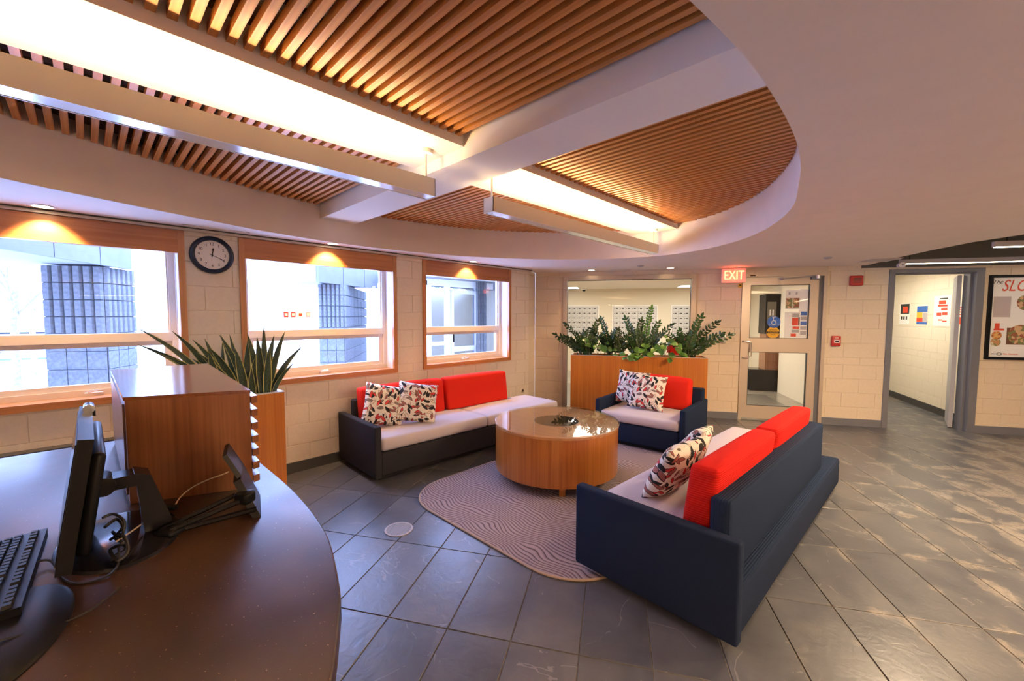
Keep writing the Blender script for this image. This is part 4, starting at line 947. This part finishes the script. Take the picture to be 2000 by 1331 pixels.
# ------------------------------------------------------------------ long planter with plants (B frame)
pl=Bt('planter_box','long wooden planter box in front of the mailroom glass','planter',-2.48,-.45,0)
Wp=1.95
seam=1.0
MB().box(0,seam-.0015,0,.02,0,.955).obj('front_panel',M['planter'],pl); MB().box(seam+.0015,Wp,0,.02,0,.955).obj('front_panel',M['planter'],pl)
MB().box(0,.02,.02,.38,0,.955).box(Wp-.02,Wp,.02,.38,0,.955).box(.02,Wp-.02,.36,.38,0,.955).obj('box_sides',M['planter'],pl)
MB().box(0,Wp,0,.012,.955,.960).box(0,Wp,.368,.38,.955,.960).box(0,.012,.012,.368,.955,.960).box(Wp-.012,Wp,.012,.368,.955,.960).obj('rim',M['rim'],pl)
MB().box(.02,Wp-.02,.02,.36,.6,.93).obj('soil',M['soil'],pl)
def leaflet(b,base,dirv,nrm,l,w,m=0):
    side=dirv.cross(nrm).normalized()
    prof=[(0,.08),(.25,.85),(.55,1),(.82,.6),(1,0)]
    vs=[];fs=[]
    for tt,ww in prof:
        c=base+dirv*(l*tt)+nrm*(math.sin(tt*PI)*l*.08); vs+= [c-side*(w/2*ww)+nrm*(w*.12*ww),c,c+side*(w/2*ww)+nrm*(w*.12*ww)]
    for i in range(4):
        a=i*3; fs+=[(a,a+1,a+4,a+3),(a+1,a+2,a+5,a+4)]
    b.add(vs,fs,m)
def frond(height,bend,seed,nl=9,mat='zz',ll=.085,lw=.034,sp=0.):
    rnd=random.Random(seed); b=MB(); pts=[]
    for i in range(12):
        u=i/11; pts.append(Vector((bend*height*u**1.8,0,height*u*(1-.25*bend*u))))
    b.tube(pts,[.008*(1-.7*i/11) for i in range(12)],5,1)
    for k in range(nl):
        u=.2+.78*k/(nl-1); f=u*11; i=min(10,int(f)); p=pts[i].lerp(pts[i+1],f-i); d=(pts[i+1]-pts[i]).normalized()
        for sgn in (-1,1):
            sd=(Vector((0,1,0))*math.cos(sp)+d.cross(Vector((0,1,0)))*math.sin(sp))*sgn
            dv=(sd*.85+d*.7+Vector((rnd.uniform(-.15,.15),rnd.uniform(-.15,.15),rnd.uniform(-.15,.15)))).normalized()
            nrm=(dv.cross(d)*sgn+Vector((rnd.uniform(-.3,.3),rnd.uniform(-.3,.3),0))); nrm=(nrm-dv*nrm.dot(dv)).normalized()
            s=1-.35*u
            leaflet(b,p,dv,nrm,ll*s*rnd.uniform(.85,1.15),lw*s*1.15)
    leaflet(b,pts[-1],(pts[-1]-pts[-2]).normalized(),Vector((0,-1,.2)).normalized(),ll*.8,lw*.9)
    return b.mesh('frond',[M[mat],M['stem']],smooth=3.0)
FR=[frond(.50,.25,1,13,sp=1.3),frond(.46,.55,2,12,sp=1.0),frond(.38,.8,3,11,sp=1.5),frond(.42,.1,4,12,sp=1.5),frond(.34,1.0,5,10,sp=1.1)]
FRY=frond(.66,.12,8,15,'zzl',.075,.036,sp=1.4)
def zz(label,s,specs,t_=-.26):
    o=Bt('zz_plant',label,'plant',s,t_,.93,'zz plants in the long planter')
    specs=specs+[(random.randrange(5),random.choice((0,180))+random.uniform(-35,35),0,random.uniform(.6,.85),random.uniform(-.12,.14)) for _ in range(10)]
    for (k,az,tilt,sc_,dx) in specs:
        m=mobj('frond',FR[k] if k<9 else FRY,o,(dx,random.uniform(-.05,.05),0),(R_d(tilt)*random.uniform(-.3,.3),0,R_d(az))); m.scale=(sc_*1.1,)*3
    return o
zz('dark glossy zz plant at the left end of the long planter',-2.28,[(4,185,0,1.15,-.02),(1,170,0,1.1,0),(0,20,0,1.05,.06),(3,80,0,.85,.02),(2,250,0,.9,0),(2,300,0,.8,.05),(1,330,0,.8,.08),(2,200,0,.9,-.05),(3,0,0,.9,.1)])
zz('dark zz plant left of the middle of the long planter',-1.86,[(0,160,0,1.1,-.03),(1,185,0,.95,-.05),(3,30,0,.9,.05),(1,5,0,.9,.05),(2,260,0,.95,0),(4,220,0,.7,0),(3,120,0,.8,0)])
zz('dark zz plant with the tall pale shoot in the middle of the long planter',-1.45,[(0,170,0,1.12,-.06),(3,20,0,1.2,-.04),(9,0,0,1.05,.06),(0,10,0,1.0,.12),(1,345,0,1.1,.12),(2,300,0,.95,0),(2,240,0,.95,-.05),(1,150,0,.9,-.08),(4,330,0,.8,.12),(3,200,0,.9,0)])
zz('dark zz plant at the right end of the long planter',-.80,[(0,355,0,1.18,.02),(1,0,0,1.2,.08),(4,0,0,1.25,.12),(3,170,0,.9,-.05),(1,200,0,.9,-.05),(2,250,0,1.0,0),(2,340,0,1.1,.1),(3,60,0,.8,0)])
def pothos(label,s,n,t_=-.29,droop=.0,seed=1,rad=.16,hh=.2):
    rnd=random.Random(seed); o=Bt('leafy_plant',label,'plant',s,t_,.93); b0=MB(); leaflet(b0,Vector((0,0,0)),Vector((1,0,0)),Vector((0,0,1)),.12,.095); lm=b0.mesh('leaf',M['pothos'],smooth=3.0)
    for k in range(n):
        a=rnd.uniform(0,2*PI); r=rad*math.sqrt(rnd.random()); z=rnd.uniform(.0,hh)*(1-r/rad*.5)+.02
        m=mobj('leaf',lm,o,(r*1.3*math.cos(a),r*.8*math.sin(a),z),(rnd.uniform(.2,1.2),rnd.uniform(-.4,.4),a+rnd.uniform(-.6,.6))); m.rotation_mode='ZYX'; m.scale=(rnd.uniform(.75,1.15),)*3
    st=MB()
    for k in range(6):
        a=k*PI/3; st.tube([(0,0,-.01),(rad*.5*math.cos(a),rad*.4*math.sin(a),hh*.5),(rad*math.cos(a),rad*.6*math.sin(a),hh*.6)],.003,4)
    st.obj('stems',M['stem'],o); return o
pothos('low bright green leafy plant between the left two zz plants',-2.06,26,seed=2,hh=.34)
pothos('low bright green leafy plant right of the tall pale shoot',-1.13,34,seed=3,hh=.36,rad=.2,t_=-.36)
pothos('low leafy plant trailing over the front of the planter, middle',-1.50,16,t_=-.40,seed=5,hh=.06,rad=.13)
# ------------------------------------------------------------------ snake plant box by the desk
bx=thing('snake_plant_box','square-topped tall wooden planter box between desk and window wall','planter',(-4.28,.45,0),0)
MB().box(.47,.49,0,.695,0,.90).obj('front_panel',M['planter'],bx); MB().box(0,.47,.675,.695,0,.90).obj('side_panel',M['planter'],bx); MB().box(0,.47,0,.02,0,.90).box(0,.02,.02,.675,0,.90).obj('rear_panels',M['planter'],bx)
MB().box(0,.49,0,.045,.90,.906).box(0,.49,.65,.695,.90,.906).box(0,.045,.045,.65,.90,.906).box(.445,.49,.045,.65,.90,.906).obj('rim',M['white'],bx)
MB().box(.045,.445,.045,.65,.70,.84).obj('soil',M['soil'],bx)
def blade(L_,w,bx_,by_,seed):
    """leaf of width w along y, curving bx_ forwards and by_ sideways in its own plane"""
    b=MB(); n=10; b.uv=[]
    for i in range(n+1):
        u=i/n; ww=w*(.6+.40*min(1,u*2.5))*(1-u**3.4)+.001
        z=L_*u*(1-.22*abs(by_)*u); tw=math.sin(seed+u*3)*.25
        sl=by_*.9*u
        for k,sx in enumerate((-.5,-.2,.2,.5)):
            yy=sx*ww*math.cos(sl); dz=-sx*ww*math.sin(sl)
            b.v.append(Vector((bx_*L_*u*u+abs(sx)*ww*.35+sx*ww*tw, by_*L_*u**1.7+yy, z+dz))); b.uv.append((sx+.5,u))
    for i in range(n):
        for k in range(3): b.f.append((i*4+k,i*4+k+1,i*4+4+k+1,i*4+4+k)); b.mi.append(0)
    return b.mesh('leaf',M['snake'],smooth=3.0)
def snake(label,x,y,specs):
    o=thing('snake_plant',label,'plant',(x,y,.84),0,'snake plants in the tall planter box')
    for j,(L_,w,bx_,by_,dx,dy,az) in enumerate(specs):
        mobj('leaf',blade(L_,w,bx_,by_,j*1.7+x*9),o,(dx,dy,0),(0,0,R_d(az)))
    return o
snake('snake plant with leaning leaves at the left of the tall planter box',-3.98,.70,[(.72,.055,.05,-.62,0,-.02,8),(.60,.060,.1,-.75,.03,.0,-10),(.66,.058,0,-.45,-.03,.03,12),(.50,.07,.15,-.70,.06,.02,0),(.55,.06,0,-.2,.02,.05,-15),(.58,.06,.05,-.4,.05,.08,5),(.45,.07,.1,-.15,.08,.0,10),(.42,.065,0,-.5,.0,.07,0),(.50,.06,-.1,.1,-.05,.05,20)])
snake('snake plant in the middle of the tall planter box, upright leaves',-3.97,.87,[(.58,.058,0,-.18,0,-.02,0),(.60,.062,.05,-.30,.04,.02,10),(.50,.07,.1,-.35,.06,-.04,-5),(.54,.062,0,.06,.03,.03,5),(.46,.07,.1,-.12,.08,.01,-12),(.56,.055,-.1,-.05,-.05,0,20),(.42,.072,.08,.12,.07,.06,0),(.48,.06,.05,-.5,.05,-.06,8)])
snake('snake plant at the right of the tall planter box',-3.92,1.03,[(.62,.070,0,.02,.0,0,0),(.60,.066,.05,.22,.02,.03,8),(.56,.062,0,.14,-.04,.02,-10),(.50,.060,.0,.55,.02,.05,5),(.34,.045,.1,.50,.05,.05,0),(.58,.060,0,-.12,.02,-.05,10),(.54,.068,.05,-.05,.05,-.03,-6),(.45,.07,.08,.04,.07,.0,0)])
# ------------------------------------------------------------------ reception desk
DZ=.90
arc=[(-2.93,.46),(-2.6,.495),(-2.119,.510),(-1.703,.513),(-1.464,.502),(-1.268,.481),(-1.133,.453),(-.947,.395),(-.863,.358),(-.702,.272),(-.56,.165),(-.42,.02),(-.33,-.14),(-.28,-.32),(-.26,-.6),(-.26,-1.3)]
def sm(P,n=4):
    out=[]
    for i in range(len(P)-1):
        a,b,c,d=[Vector(P[min(max(i+k,0),len(P)-1)]) for k in (-1,0,1,2)]
        for k in range(n):
            t_=k/n; out.append(tuple(.5*((2*b)+(-a+c)*t_+(2*a-5*b+4*c-d)*t_*t_+(-a+3*b-3*c+d)*t_**3)))
    out.append(tuple(P[-1])); return out
A_=sm(arc)
desk=thing('reception_desk','dark brown curved reception desk counter in the left foreground','desk',(-1.6,-.3,0),0)
def off(P,dx,dy,f): return [((x-dx),(y-dy)) for x,y in P]
poly=[(x+1.6,y+.3) for x,y in A_]+[(-2.95+1.6,-1.3+.3)]
bm=bmesh.new(); vs=[bm.verts.new((x,y,DZ)) for x,y in poly]; f=bm.faces.new(vs)
if f.normal.z<0: f.normal_flip()
bm.normal_update()
r=bmesh.ops.extrude_face_region(bm,geom=[f]); 
for v in [g_ for g_ in r['geom'] if isinstance(g_,bmesh.types.BMVert)]: v.co.z-=.045
bmesh.ops.recalc_face_normals(bm,faces=bm.faces)
top=[e for e in bm.edges if all(abs(v.co.z-DZ)<1e-5 for v in e.verts)]
bmesh.ops.bevel(bm,geom=top,offset=.008,segments=3,profile=.5,affect='EDGES')
me=D.meshes.new('worktop'); bm.to_mesh(me); bm.free(); me.materials.append(M['desk']); smooth_me(me,.5); mobj('worktop',me,desk)
inn=[(x-.04*0+1.6,(y-.06)+.3) for x,y in A_]
b=MB()
for (x0,y0),(x1,y1) in zip(inn,inn[1:]): b.quad((x0,y0,0),(x1,y1,0),(x1,y1,DZ-.045),(x0,y0,DZ-.045))
b.obj('front_panel',M['cab'],desk)
b=MB().box(-1.33,-1.30,-1.0,.70,.0,DZ-.045).obj('end_panel',M['cab'],desk)
# dark ledge against the wall behind the desk
t=thing('heater_cover','long dark heater cover along the wall under the big window','heater',(WX+.006,0,0),0)
MB().box(.0,.09,-2.2,.10,.12,.60).obj('cover',M['paint'],t); MB().box(.0,.10,-2.2,.11,.60,.625).obj('top_grille',M['base'],t)
# cabinet on the desk
cab=thing('desk_cabinet','brown veneered cabinet standing on the reception desk','cabinet',(-1.9,.08,DZ),0)
zt=1.272-DZ
cpoly=[(0,0),(.145,.333),(-1.0,.395),(-1.0,.0)]
MB().prism(cpoly,0,zt-.012).obj('body',M['cab'],cab)
cp2=[(-.0,-.004),(.147,.335),(-1.0,.397),(-1.0,-.004)]
MB().prism(cp2,zt-.012,zt).obj('top_panel',M['cabtop'],cab)
MB().box(-.97,-.04,-.006,0,.02,zt-.03).obj('side_door',M['cab'],cab)
for k in range(7):
    z0=.02+k*(zt-.04)/6.6
    MB().add([(.150,.335,z0),(.150-.01,.358,z0),(-.95,.42,z0),(-.95,.397,z0),(.150,.335,z0+.026),(.14,.358,z0+.026),(-.95,.42,z0+.026),(-.95,.397,z0+.026)],[(0,3,2,1),(4,5,6,7),(0,1,5,4),(1,2,6,5),(2,3,7,6),(3,0,4,7)]).obj('slat',M['cab'],cab)
# ------------------------------------------------------------------ monitor
mon=thing('computer_monitor','black computer monitor seen edge-on on the desk','monitor',(-1.64,-.02,DZ),0)
tl=R_d(-9)   # leans away from the user
Mt=Matrix.Translation((0,-.045,.045))@Matrix.Rotation(tl,4,'X')
MB().box(-.255,.255,-.010,.018,0,.315,M=Mt).obj('bezel',M['black'],mon)
MB().box(-.24,.24,-.012,-.010,.015,.30,M=Mt).obj('screen',M['blackg'],mon)
me=rbox(.45,.028,.255,.012,2,name='back_shell',mats=[M['black']]); 
for v in me.vertices: v.co=Mt@(v.co+Vector((0,.032,.02)))
mobj('back_shell',me,mon)
MB().cyl((.02,.035,.168),.026,.085,20,axis='x').obj('hinge',M['black'],mon,(-.06,0,0),smooth=True)
b=MB(); 
b.box(-.035,.035,.012,.11,.15,.185)
b.add([(-.04,.10,.19),(.04,.10,.19),(.04,.135,.175),(-.04,.135,.175),(-.05,.115,.008),(.05,.115,.008),(.05,.185,.008),(-.05,.185,.008)],[(0,1,2,3),(4,7,6,5),(0,4,5,1),(1,5,6,2),(2,6,7,3),(3,7,4,0)])
b.obj('neck',M['blackg'],mon)
bp=MB()
MB().lathe([(.001,.010),(.9,.010),(.98,.007),(1,0)],48,M=Matrix.Translation((.02,.065,0))@Matrix.Diagonal((.20,.135,1,1))).obj('base',M['blackg'],mon,smooth=True)
wc=thing('webcam','small dark webcam clipped on top of the monitor','webcam',(-1.80,-.005,DZ+.352),R_d(0))
MB().cyl((-.045,0,.012),.013,.06,14,axis='x').obj('body',M['black'],wc,smooth=True); MB().box(-.02,.01,-.012,.014,-.012,.004).obj('clip',M['black'],wc); MB().cyl((.016,0,.012),.0135,.004,14,axis='x').obj('end_ring',M['chrome'],wc)
# cables behind the monitor
def cable(label,pts,r=.003,mat='cable',n=8):
    P=[Vector(p) for p in pts]; out=[]
    for i in range(len(P)-1):
        a,b,c,d=[P[min(max(i+k,0),len(P)-1)] for k in (-1,0,1,2)]
        for k in range(n):
            t_=k/n; out.append(.5*((2*b)+(-a+c)*t_+(2*a-5*b+4*c-d)*t_*t_+(-a+3*b-3*c+d)*t_**3))
    out.append(P[-1]); o=MB().tube(out,r,6).obj('cable',M[mat],None,smooth=True); tag(o,label,'cable'); return o
z=DZ
rc=random.Random(3)
cable('black cable from the keyboard round to the monitor',[at_z(70,1098,z+.02),at_z(100,1097,z+.012),at_z(125,1133,z+.004),at_z(160,1140,z+.003),at_z(205,1128,z+.004),at_z(230,1105,z+.012),at_z(232,1070,z+.04)],.0028)
cable('long thin black cable running across the desk front to the left edge',[at_z(235,1148,z+.004),at_z(180,1190,z+.004),at_z(120,1218,z+.004),at_z(50,1240,z+.006),at_z(0,1252,z+.012),at_z(-60,1275,z+.012)],.0022)
Pp=[at_z(205,1030,z+.1),at_z(228,1015,z+.1),at_z(240,1030,z+.09),at_z(225,1050,z+.06),at_z(240,1062,z+.05),at_z(215,1075,z+.03),at_z(232,1095,z+.02),at_z(250,1075,z+.03),at_z(238,1045,z+.06),at_z(215,1055,z+.05)]
cable('tangled black cable bundle hanging behind the monitor',Pp,.0042)
cable('second tangled black cable behind the monitor, looped higher',[at_z(200,1012,z+.12),at_z(222,1005,z+.12),at_z(243,1020,z+.11),at_z(236,1050,z+.07),at_z(220,1040,z+.06),at_z(245,1070,z+.03),at_z(225,1085,z+.02),at_z(215,1100,z+.006)],.0035)
cable('thin tan cable stretching from the monitor to the black connector',[at_z(228,1058,z+.06),at_z(262,1035,z+.04),at_z(300,1008,z+.02),at_z(318,998,z+.012)],.0022,'cablew')
pg=thing('cable_connector','black cable connector lying by the monitor base','connector',at_z(326,996,z+.006),R_d(40)); mobj('body',rbox(.07,.022,.016,.006,2,name='body',mats=[M['black']]),pg); MB().tube([(-.03,0,.008),(-.055,0,.006)],.005).obj('strain_relief',M['cable'],pg)
cable('pale charging cable arching from the connector to the tablet',[at_z(338,995,z+.012),at_z(352,972,z+.03),at_z(375,953,z+.05),at_z(405,938,z+.075),at_z(436,927,z+.10),at_z(447,922,z+.105)],.0022,'cablew')
# keyboard
K0=at_z(93,1035,DZ+.02); K1=at_z(42,1190,DZ+.02)
kd=(Vector((K0.x,K0.y,0))-Vector((K1.x,K1.y,0))).normalized()     # along the keyboard (towards far end)
kb=thing('keyboard','black full-size keyboard at the left edge of the desk','keyboard',(K1.x,K1.y,DZ),math.atan2(kd.y,kd.x))
# local x runs away along the rear edge, +y towards the user (left)
KL,KD=.45,.165
b=MB(); b.add([(-.0,0,0),(KL,0,0),(KL,KD,0),(0,KD,0),(0,0,.026),(KL,0,.026),(KL,KD,.014),(0,KD,.014)],[(0,1,2,3),(4,7,6,5),(0,4,5,1),(1,5,6,2),(2,6,7,3),(3,7,4,0)]); b.obj('case',M['black'],kb)
km=MB(); km.add([(-.0085,-.0085,0),(.0085,-.0085,0),(.0085,.0085,0),(-.0085,.0085,0),(-.0065,-.0065,.008),(.0065,-.0065,.008),(.0065,.0065,.008),(-.0065,.0065,.008)],[(0,1,5,4),(1,2,6,5),(2,3,7,6),(3,0,4,7),(4,5,6,7)]); kme=km.mesh('key',M['key'])
for r_,y in enumerate((.022,.052,.071,.090,.109,.128)):
    x=.018; k=0
    while x<KL-.012:
        gap = (k in (4,8,13,16)) if r_==0 else (k in (4,7))
        if not(r_==0 and k<4 and False): mobj('key',kme,kb,(x,y,.026-.0727*y))
        x+=.0195+(.010 if gap else 0); k+=1
# flat oval mat piece
p=at_z(20,1262,DZ)
o=MB().lathe([(.001,.008),(.93,.008),(1,.003),(1,0)],40,M=Matrix.Diagonal((.20,.10,1,1))).obj('display_stand_base',M['black'],None,(p.x-.03,p.y-.02,DZ+.0),(0,0,R_d(-12)),smooth=True); tag(o,'thin black oval base plate at the lower left edge of the desk','stand')
# tablet on folding stand
def vcl(px,py,P):
    d=ray(px,py); k=(P.x*d.x+P.y*d.y)/(d.x**2+d.y**2); return HC+k*d.z
T0_=at_z(522,1012,DZ); 
Pt=at_z(440,1000,DZ)  # foot below top
tb=thing('tablet','black tablet seen edge-on in a folding stand on the desk','tablet',(0,0,0),0)
# slab from bottom-right corner up to the top-left, extruded along the view-parallel width
pb=at_z(508,1008,DZ+.004); ptop_xy=pb.lerp(at_z(455,1003,DZ),1.0); 
def slab(px0,py0,px1,py1,ref,wid,th,name,mat,parent,dz=0.):
    a=Vector((pb.x,pb.y,0)); vdir=(at_z(445,1003,DZ)-at_z(508,1008,DZ)); vdir.z=0
    def onplane(px,py):
        d=ray(px,py); n=Vector((-vdir.y,vdir.x,0)).normalized(); k=n.dot(a)/n.dot(d); return Vector((0,0,HC))+d*k
    A=onplane(px0,py0); B_=onplane(px1,py1); ax=(B_-A); wv=Vector((a.x,a.y,0)).normalized()*wid; tn=ax.cross(wv).normalized()*th
    vs=[A,A+wv,A+wv+tn,A+tn,B_,B_+wv,B_+wv+tn,B_+tn]
    return MB().add(vs,[(0,3,2,1),(4,5,6,7),(0,1,5,4),(1,2,6,5),(2,3,7,6),(3,0,4,7)]).obj(name,mat,parent),A,B_
o1,TA,TB=slab(512,1014,470,936,0,.19,.022,'tablet_body',M['black'],tb)
o2,TC,TD=slab(472,930,443,888,0,.14,.014,'card_reader',M['black'],tb)
ax=(TB-TA)
st=thing('tablet_stand','black folding tablet stand with two long arms on the desk','stand',(0,0,0),0)
foot=at_z(332,1040,DZ+.008)
mid=TA.lerp(TB,.55)
st_b=MB().tube([mid+Vector((0,0,.0)),foot+Vector((.01,.0,.01))],.008,6).tube([TA.lerp(TB,.25),foot+Vector((0,.012,0))],.008,6); st_b.obj('arm',M['black'],st)
MB().tube([mid+Vector((-.05,-.03,.0)),foot+Vector((-.03,-.02,.002))],.007,6).obj('arm',M['black'],st)
mobj('foot',rbox(.06,.05,.018,.006,2,name='foot',mats=[M['black']]),st,(foot.x,foot.y,DZ+.001),(0,0,.6))
mobj('joint',rbox(.05,.045,.04,.01,2,name='joint',mats=[M['black']]),st,mid+Vector((-.012,-.012,-.02)),(0,0,.6))
# ------------------------------------------------------------------ outside
struct(MB().add([(-4.55,-30,-.12),(-4.55,40,-.12),(-90,40,-.12),(-90,-30,-.12)],[(0,1,2,3)]).obj('ground_outside',M['snow']))
def pillar(label,pc,pl_,pr_,x,dl=Vector((-.574,-.819,0)),dr=Vector((-.819,.574,0)),ztop=2.1,zflute=1.34):
    c=at_x(pc,600,x); c=Vector((c.x,c.y,0))
    def reach(px,d):
        rr=ray(px,600); n=Vector((-rr.y,rr.x,0)); return abs(-n.dot(c)/n.dot(d))
    la,lr=reach(pl_,dl),reach(pr_,dr)
    t=thing('block_pillar',label,'pillar',(c.x,c.y,0),0)
    P=[Vector((0,0,0)),dr*lr,dr*lr+dl*la,dl*la]
    MB().prism([(p.x*.98+(dl+dr).x*.012,p.y*.98+(dl+dr).y*.012) for p in P],-.1,ztop).obj('core',M['cmuout'],t)
    for d_,Ln,nr in ((dl,la,6),(dr,lr,6)):
        ang=math.atan2(d_.y,d_.x); out=Vector((d_.y,-d_.x,0))
        if out.dot(-c)<0: out=-out
        sgn=1 if Vector((-math.sin(ang),math.cos(ang),0)).dot(out)>0 else -1
        w=Ln/nr; zz_=zflute; h=(ztop-zflute)/4
        m1=MB().add([(-w/2+.004,0,-h/2+.003),(w/2-.004,0,-h/2+.003),(w/2-.004,0,h/2-.003),(-w/2+.004,0,h/2-.003),(-w/2+.02,sgn*.03,-h/2+.006),(w/2-.02,sgn*.03,-h/2+.006),(w/2-.02,sgn*.03,h/2-.006),(-w/2+.02,sgn*.03,h/2-.006)],[(0,1,5,4),(1,2,6,5),(2,3,7,6),(3,0,4,7),(4,5,6,7)]).mesh('block',M['cmuout'])
        for i in range(nr):
            for j in range(4): mobj('block',m1,t,d_*(w*(i+.5))+Vector((0,0,zflute+h*(j+.5))),(0,0,ang))
        w2=Ln/3
        m2=MB().box(-w2/2+.004,w2/2-.004,0,sgn*.012,-.10,.10).mesh('block',M['cmuout'])
        for i in range(3):
            for j in range(7): mobj('block',m2,t,d_*(w2*(i+.5))+Vector((0,0,-.10+.206*(j+.5))),(0,0,ang))
    return t
pillar('fluted grey block pillar outside the big window',205,85,262,-6.6)
pillar('fluted grey block pillar outside the middle window',672,622,714,-7.2)
pillar('fluted grey block pillar outside the window nearest the corner',950,932,962,-6.6,ztop=2.3)
# canopies
def canopy(label,p0,p1,z,depth,h=.5,pre=1.5):
    a,b_=at_z(*p0,z),at_z(*p1,z); d_=(b_-a); a=a-d_*pre; d_=d_*(1+pre); n=Vector((-d_.y,d_.x,0)).normalized()
    if n.dot(a)<0: n=-n
    t=thing('entrance_canopy',label,'canopy',(a.x,a.y,0),math.atan2(d_.y,d_.x)); s=1 if Vector((-math.sin(math.atan2(d_.y,d_.x)),math.cos(math.atan2(d_.y,d_.x)),0)).dot(n)>0 else -1
    Lg=d_.length
    MB().box(0,Lg,s*.05,s*depth,z,z+h).obj('slab',M['soffout'],t)
    k=0
    while k*.6<Lg: MB().box(k*.6+.006,min(Lg,k*.6+.594),0,s*.05,z-.02,z+h).obj('fascia_panel',M['conc'],t); k+=1
canopy('grey concrete canopy outside the big window',(0,480),(257,524),2.12,3.2)
canopy('grey concrete canopy outside the middle window',(622,549),(738,562),2.12,1.2,.35,0)
# vestibule in the third window
ve=thing('entrance_vestibule','white framed glass vestibule outside the third window','vestibule',(-6.9,0,0),0)
def vx(px): return at_x(px,600,-6.9).y
ya,yb,yc,yd=vx(832),vx(872),vx(931),vx(960)
b=MB()
for y in (ya,yb-.03,yc-.02): b.box(-.05,.05,y,y+.09,-.1,2.25)
b.box(-.048,.048,ya,yd,2.16,2.295).box(-.048,.048,ya+.05,yb,.95,1.02)
b.box(-.046,.046,yb+.1,yb+.16,-.1,2.1).box(-.044,.044,yb+.16,yc-.02,2.02,2.1).box(-.044,.044,yb+.16,yc-.02,.8,.9)
b.obj('frame',M['white'],ve); MB().box(-.005,.005,ya,yc,-.1,2.2).obj('pane',M['glass'],ve)
MB().box(.05,.08,yb+.12,yb+.14,1.0,1.3).obj('door_handle',M['black'],ve)
MB().box(-2.0,.3,ya-.5,yd+3,2.30,2.45).obj('roof',M['soffout'],ve)
MB().box(-2.4,-2.3,yb+.4,yd+2.5,-.1,2.3).obj('inner_wall',M['hall'],ve,label='cream inner wall')
# trees
def tree(label,px,py0,dist,h,seed,mat='bark',leaves=False):
    rnd=random.Random(seed); d_=ray(px,600); d_.z=0; d_.normalize(); p=d_*dist
    t=thing('bare_tree' if not leaves else 'evergreen_tree',label,'tree',(p.x,p.y,-.1),0)
    b=MB(); b.tube([(0,0,0),(.03,0,h*.35),(0,.05,h*.5)],[.07,.055,.04],7)
    def br(p0,dv,l,r,dep):
        p1=p0+dv*l; b.tube([p0,p0.lerp(p1,.5)+Vector((rnd.uniform(-.04,.04),rnd.uniform(-.04,.04),0))*l,p1],[r,r*.8,r*.6],5)
        if dep>0:
            for k in range(3):
                nd=(dv+Vector((rnd.uniform(-.7,.7),rnd.uniform(-.7,.7),rnd.uniform(0,.5)))).normalized(); br(p1,nd,l*.68,r*.6,dep-1)
    for k in range(5): br(Vector((0,0,h*(.34+.035*k))),Vector((math.cos(k*1.4)*.6,math.sin(k*1.4)*.6,.8)).normalized(),h*.24,.022,3)
    b.obj('trunk_and_branches',M[mat],t)
    if leaves:
        bm=bmesh.new()
        for k in range(260):
            q=Vector((rnd.gauss(0,.5),rnd.gauss(0,.5),h*(.3+.6*rnd.random()))); s=.16
            vs=[bm.verts.new(q+Vector((rnd.uniform(-s,s),rnd.uniform(-s,s),rnd.uniform(-s,s)))) for _ in range(3)]; bm.faces.new(vs)
        me=D.meshes.new('foliage'); bm.to_mesh(me); bm.free(); me.materials.append(M['leafout']); o=mobj('foliage',me,t); o['kind']='stuff'
tree('bare tree outside at the far left of the big window',25,600,12,4.2,1)
tree('thinner bare tree beside it outside the big window',60,600,17,4.5,2)
tree('pale green tree seen through the vestibule glass, left one',856,600,13,4.2,5,leaves=True)
tree('pale green tree seen through the vestibule glass, right one',896,600,14,4.6,6,leaves=True)
# parked cars
def car(label,px,dist,rz,c):
    d_=ray(px,600); d_.z=0; d_.normalize(); p=d_*dist
    t=thing('parked_car',label,'car',(p.x,p.y,-.12),rz)
    prof=[(-2.1,.35),(-2.1,.8),(-1.5,.95),(-.9,1.4),(.7,1.42),(1.3,.98),(2.0,.85),(2.15,.5),(2.1,.32)]
    b=MB(); n=len(prof); b.add([(x,-.85,z) for x,z in prof]+[(x,.85,z) for x,z in prof],[tuple(range(n)),tuple(range(2*n-1,n-1,-1))]+[(i,(i+1)%n,n+(i+1)%n,n+i) for i in range(n)]); b.obj('body',c,t)
    MB().add([(-1.35,-.86,.98),(1.1,-.86,.98),(.62,-.8,1.34),(-.85,-.8,1.34),(-1.35,.86,.98),(1.1,.86,.98),(.62,.8,1.34),(-.85,.8,1.34)],[(0,1,2,3),(4,7,6,5)]).obj('side_windows',M['blackg'],t)
    for x in (-1.3,1.3):
        for y in (-.86,.70): MB().cyl((x,y,.32),.32,.16,18,axis='y').obj('wheel',M['base'],t)
car('silver car parked outside, left of the pillar in the big window',22,24,R_d(80),M['carp'])
car('pale car parked outside just left of the pillar in the big window',68,27,R_d(84),M['white'])
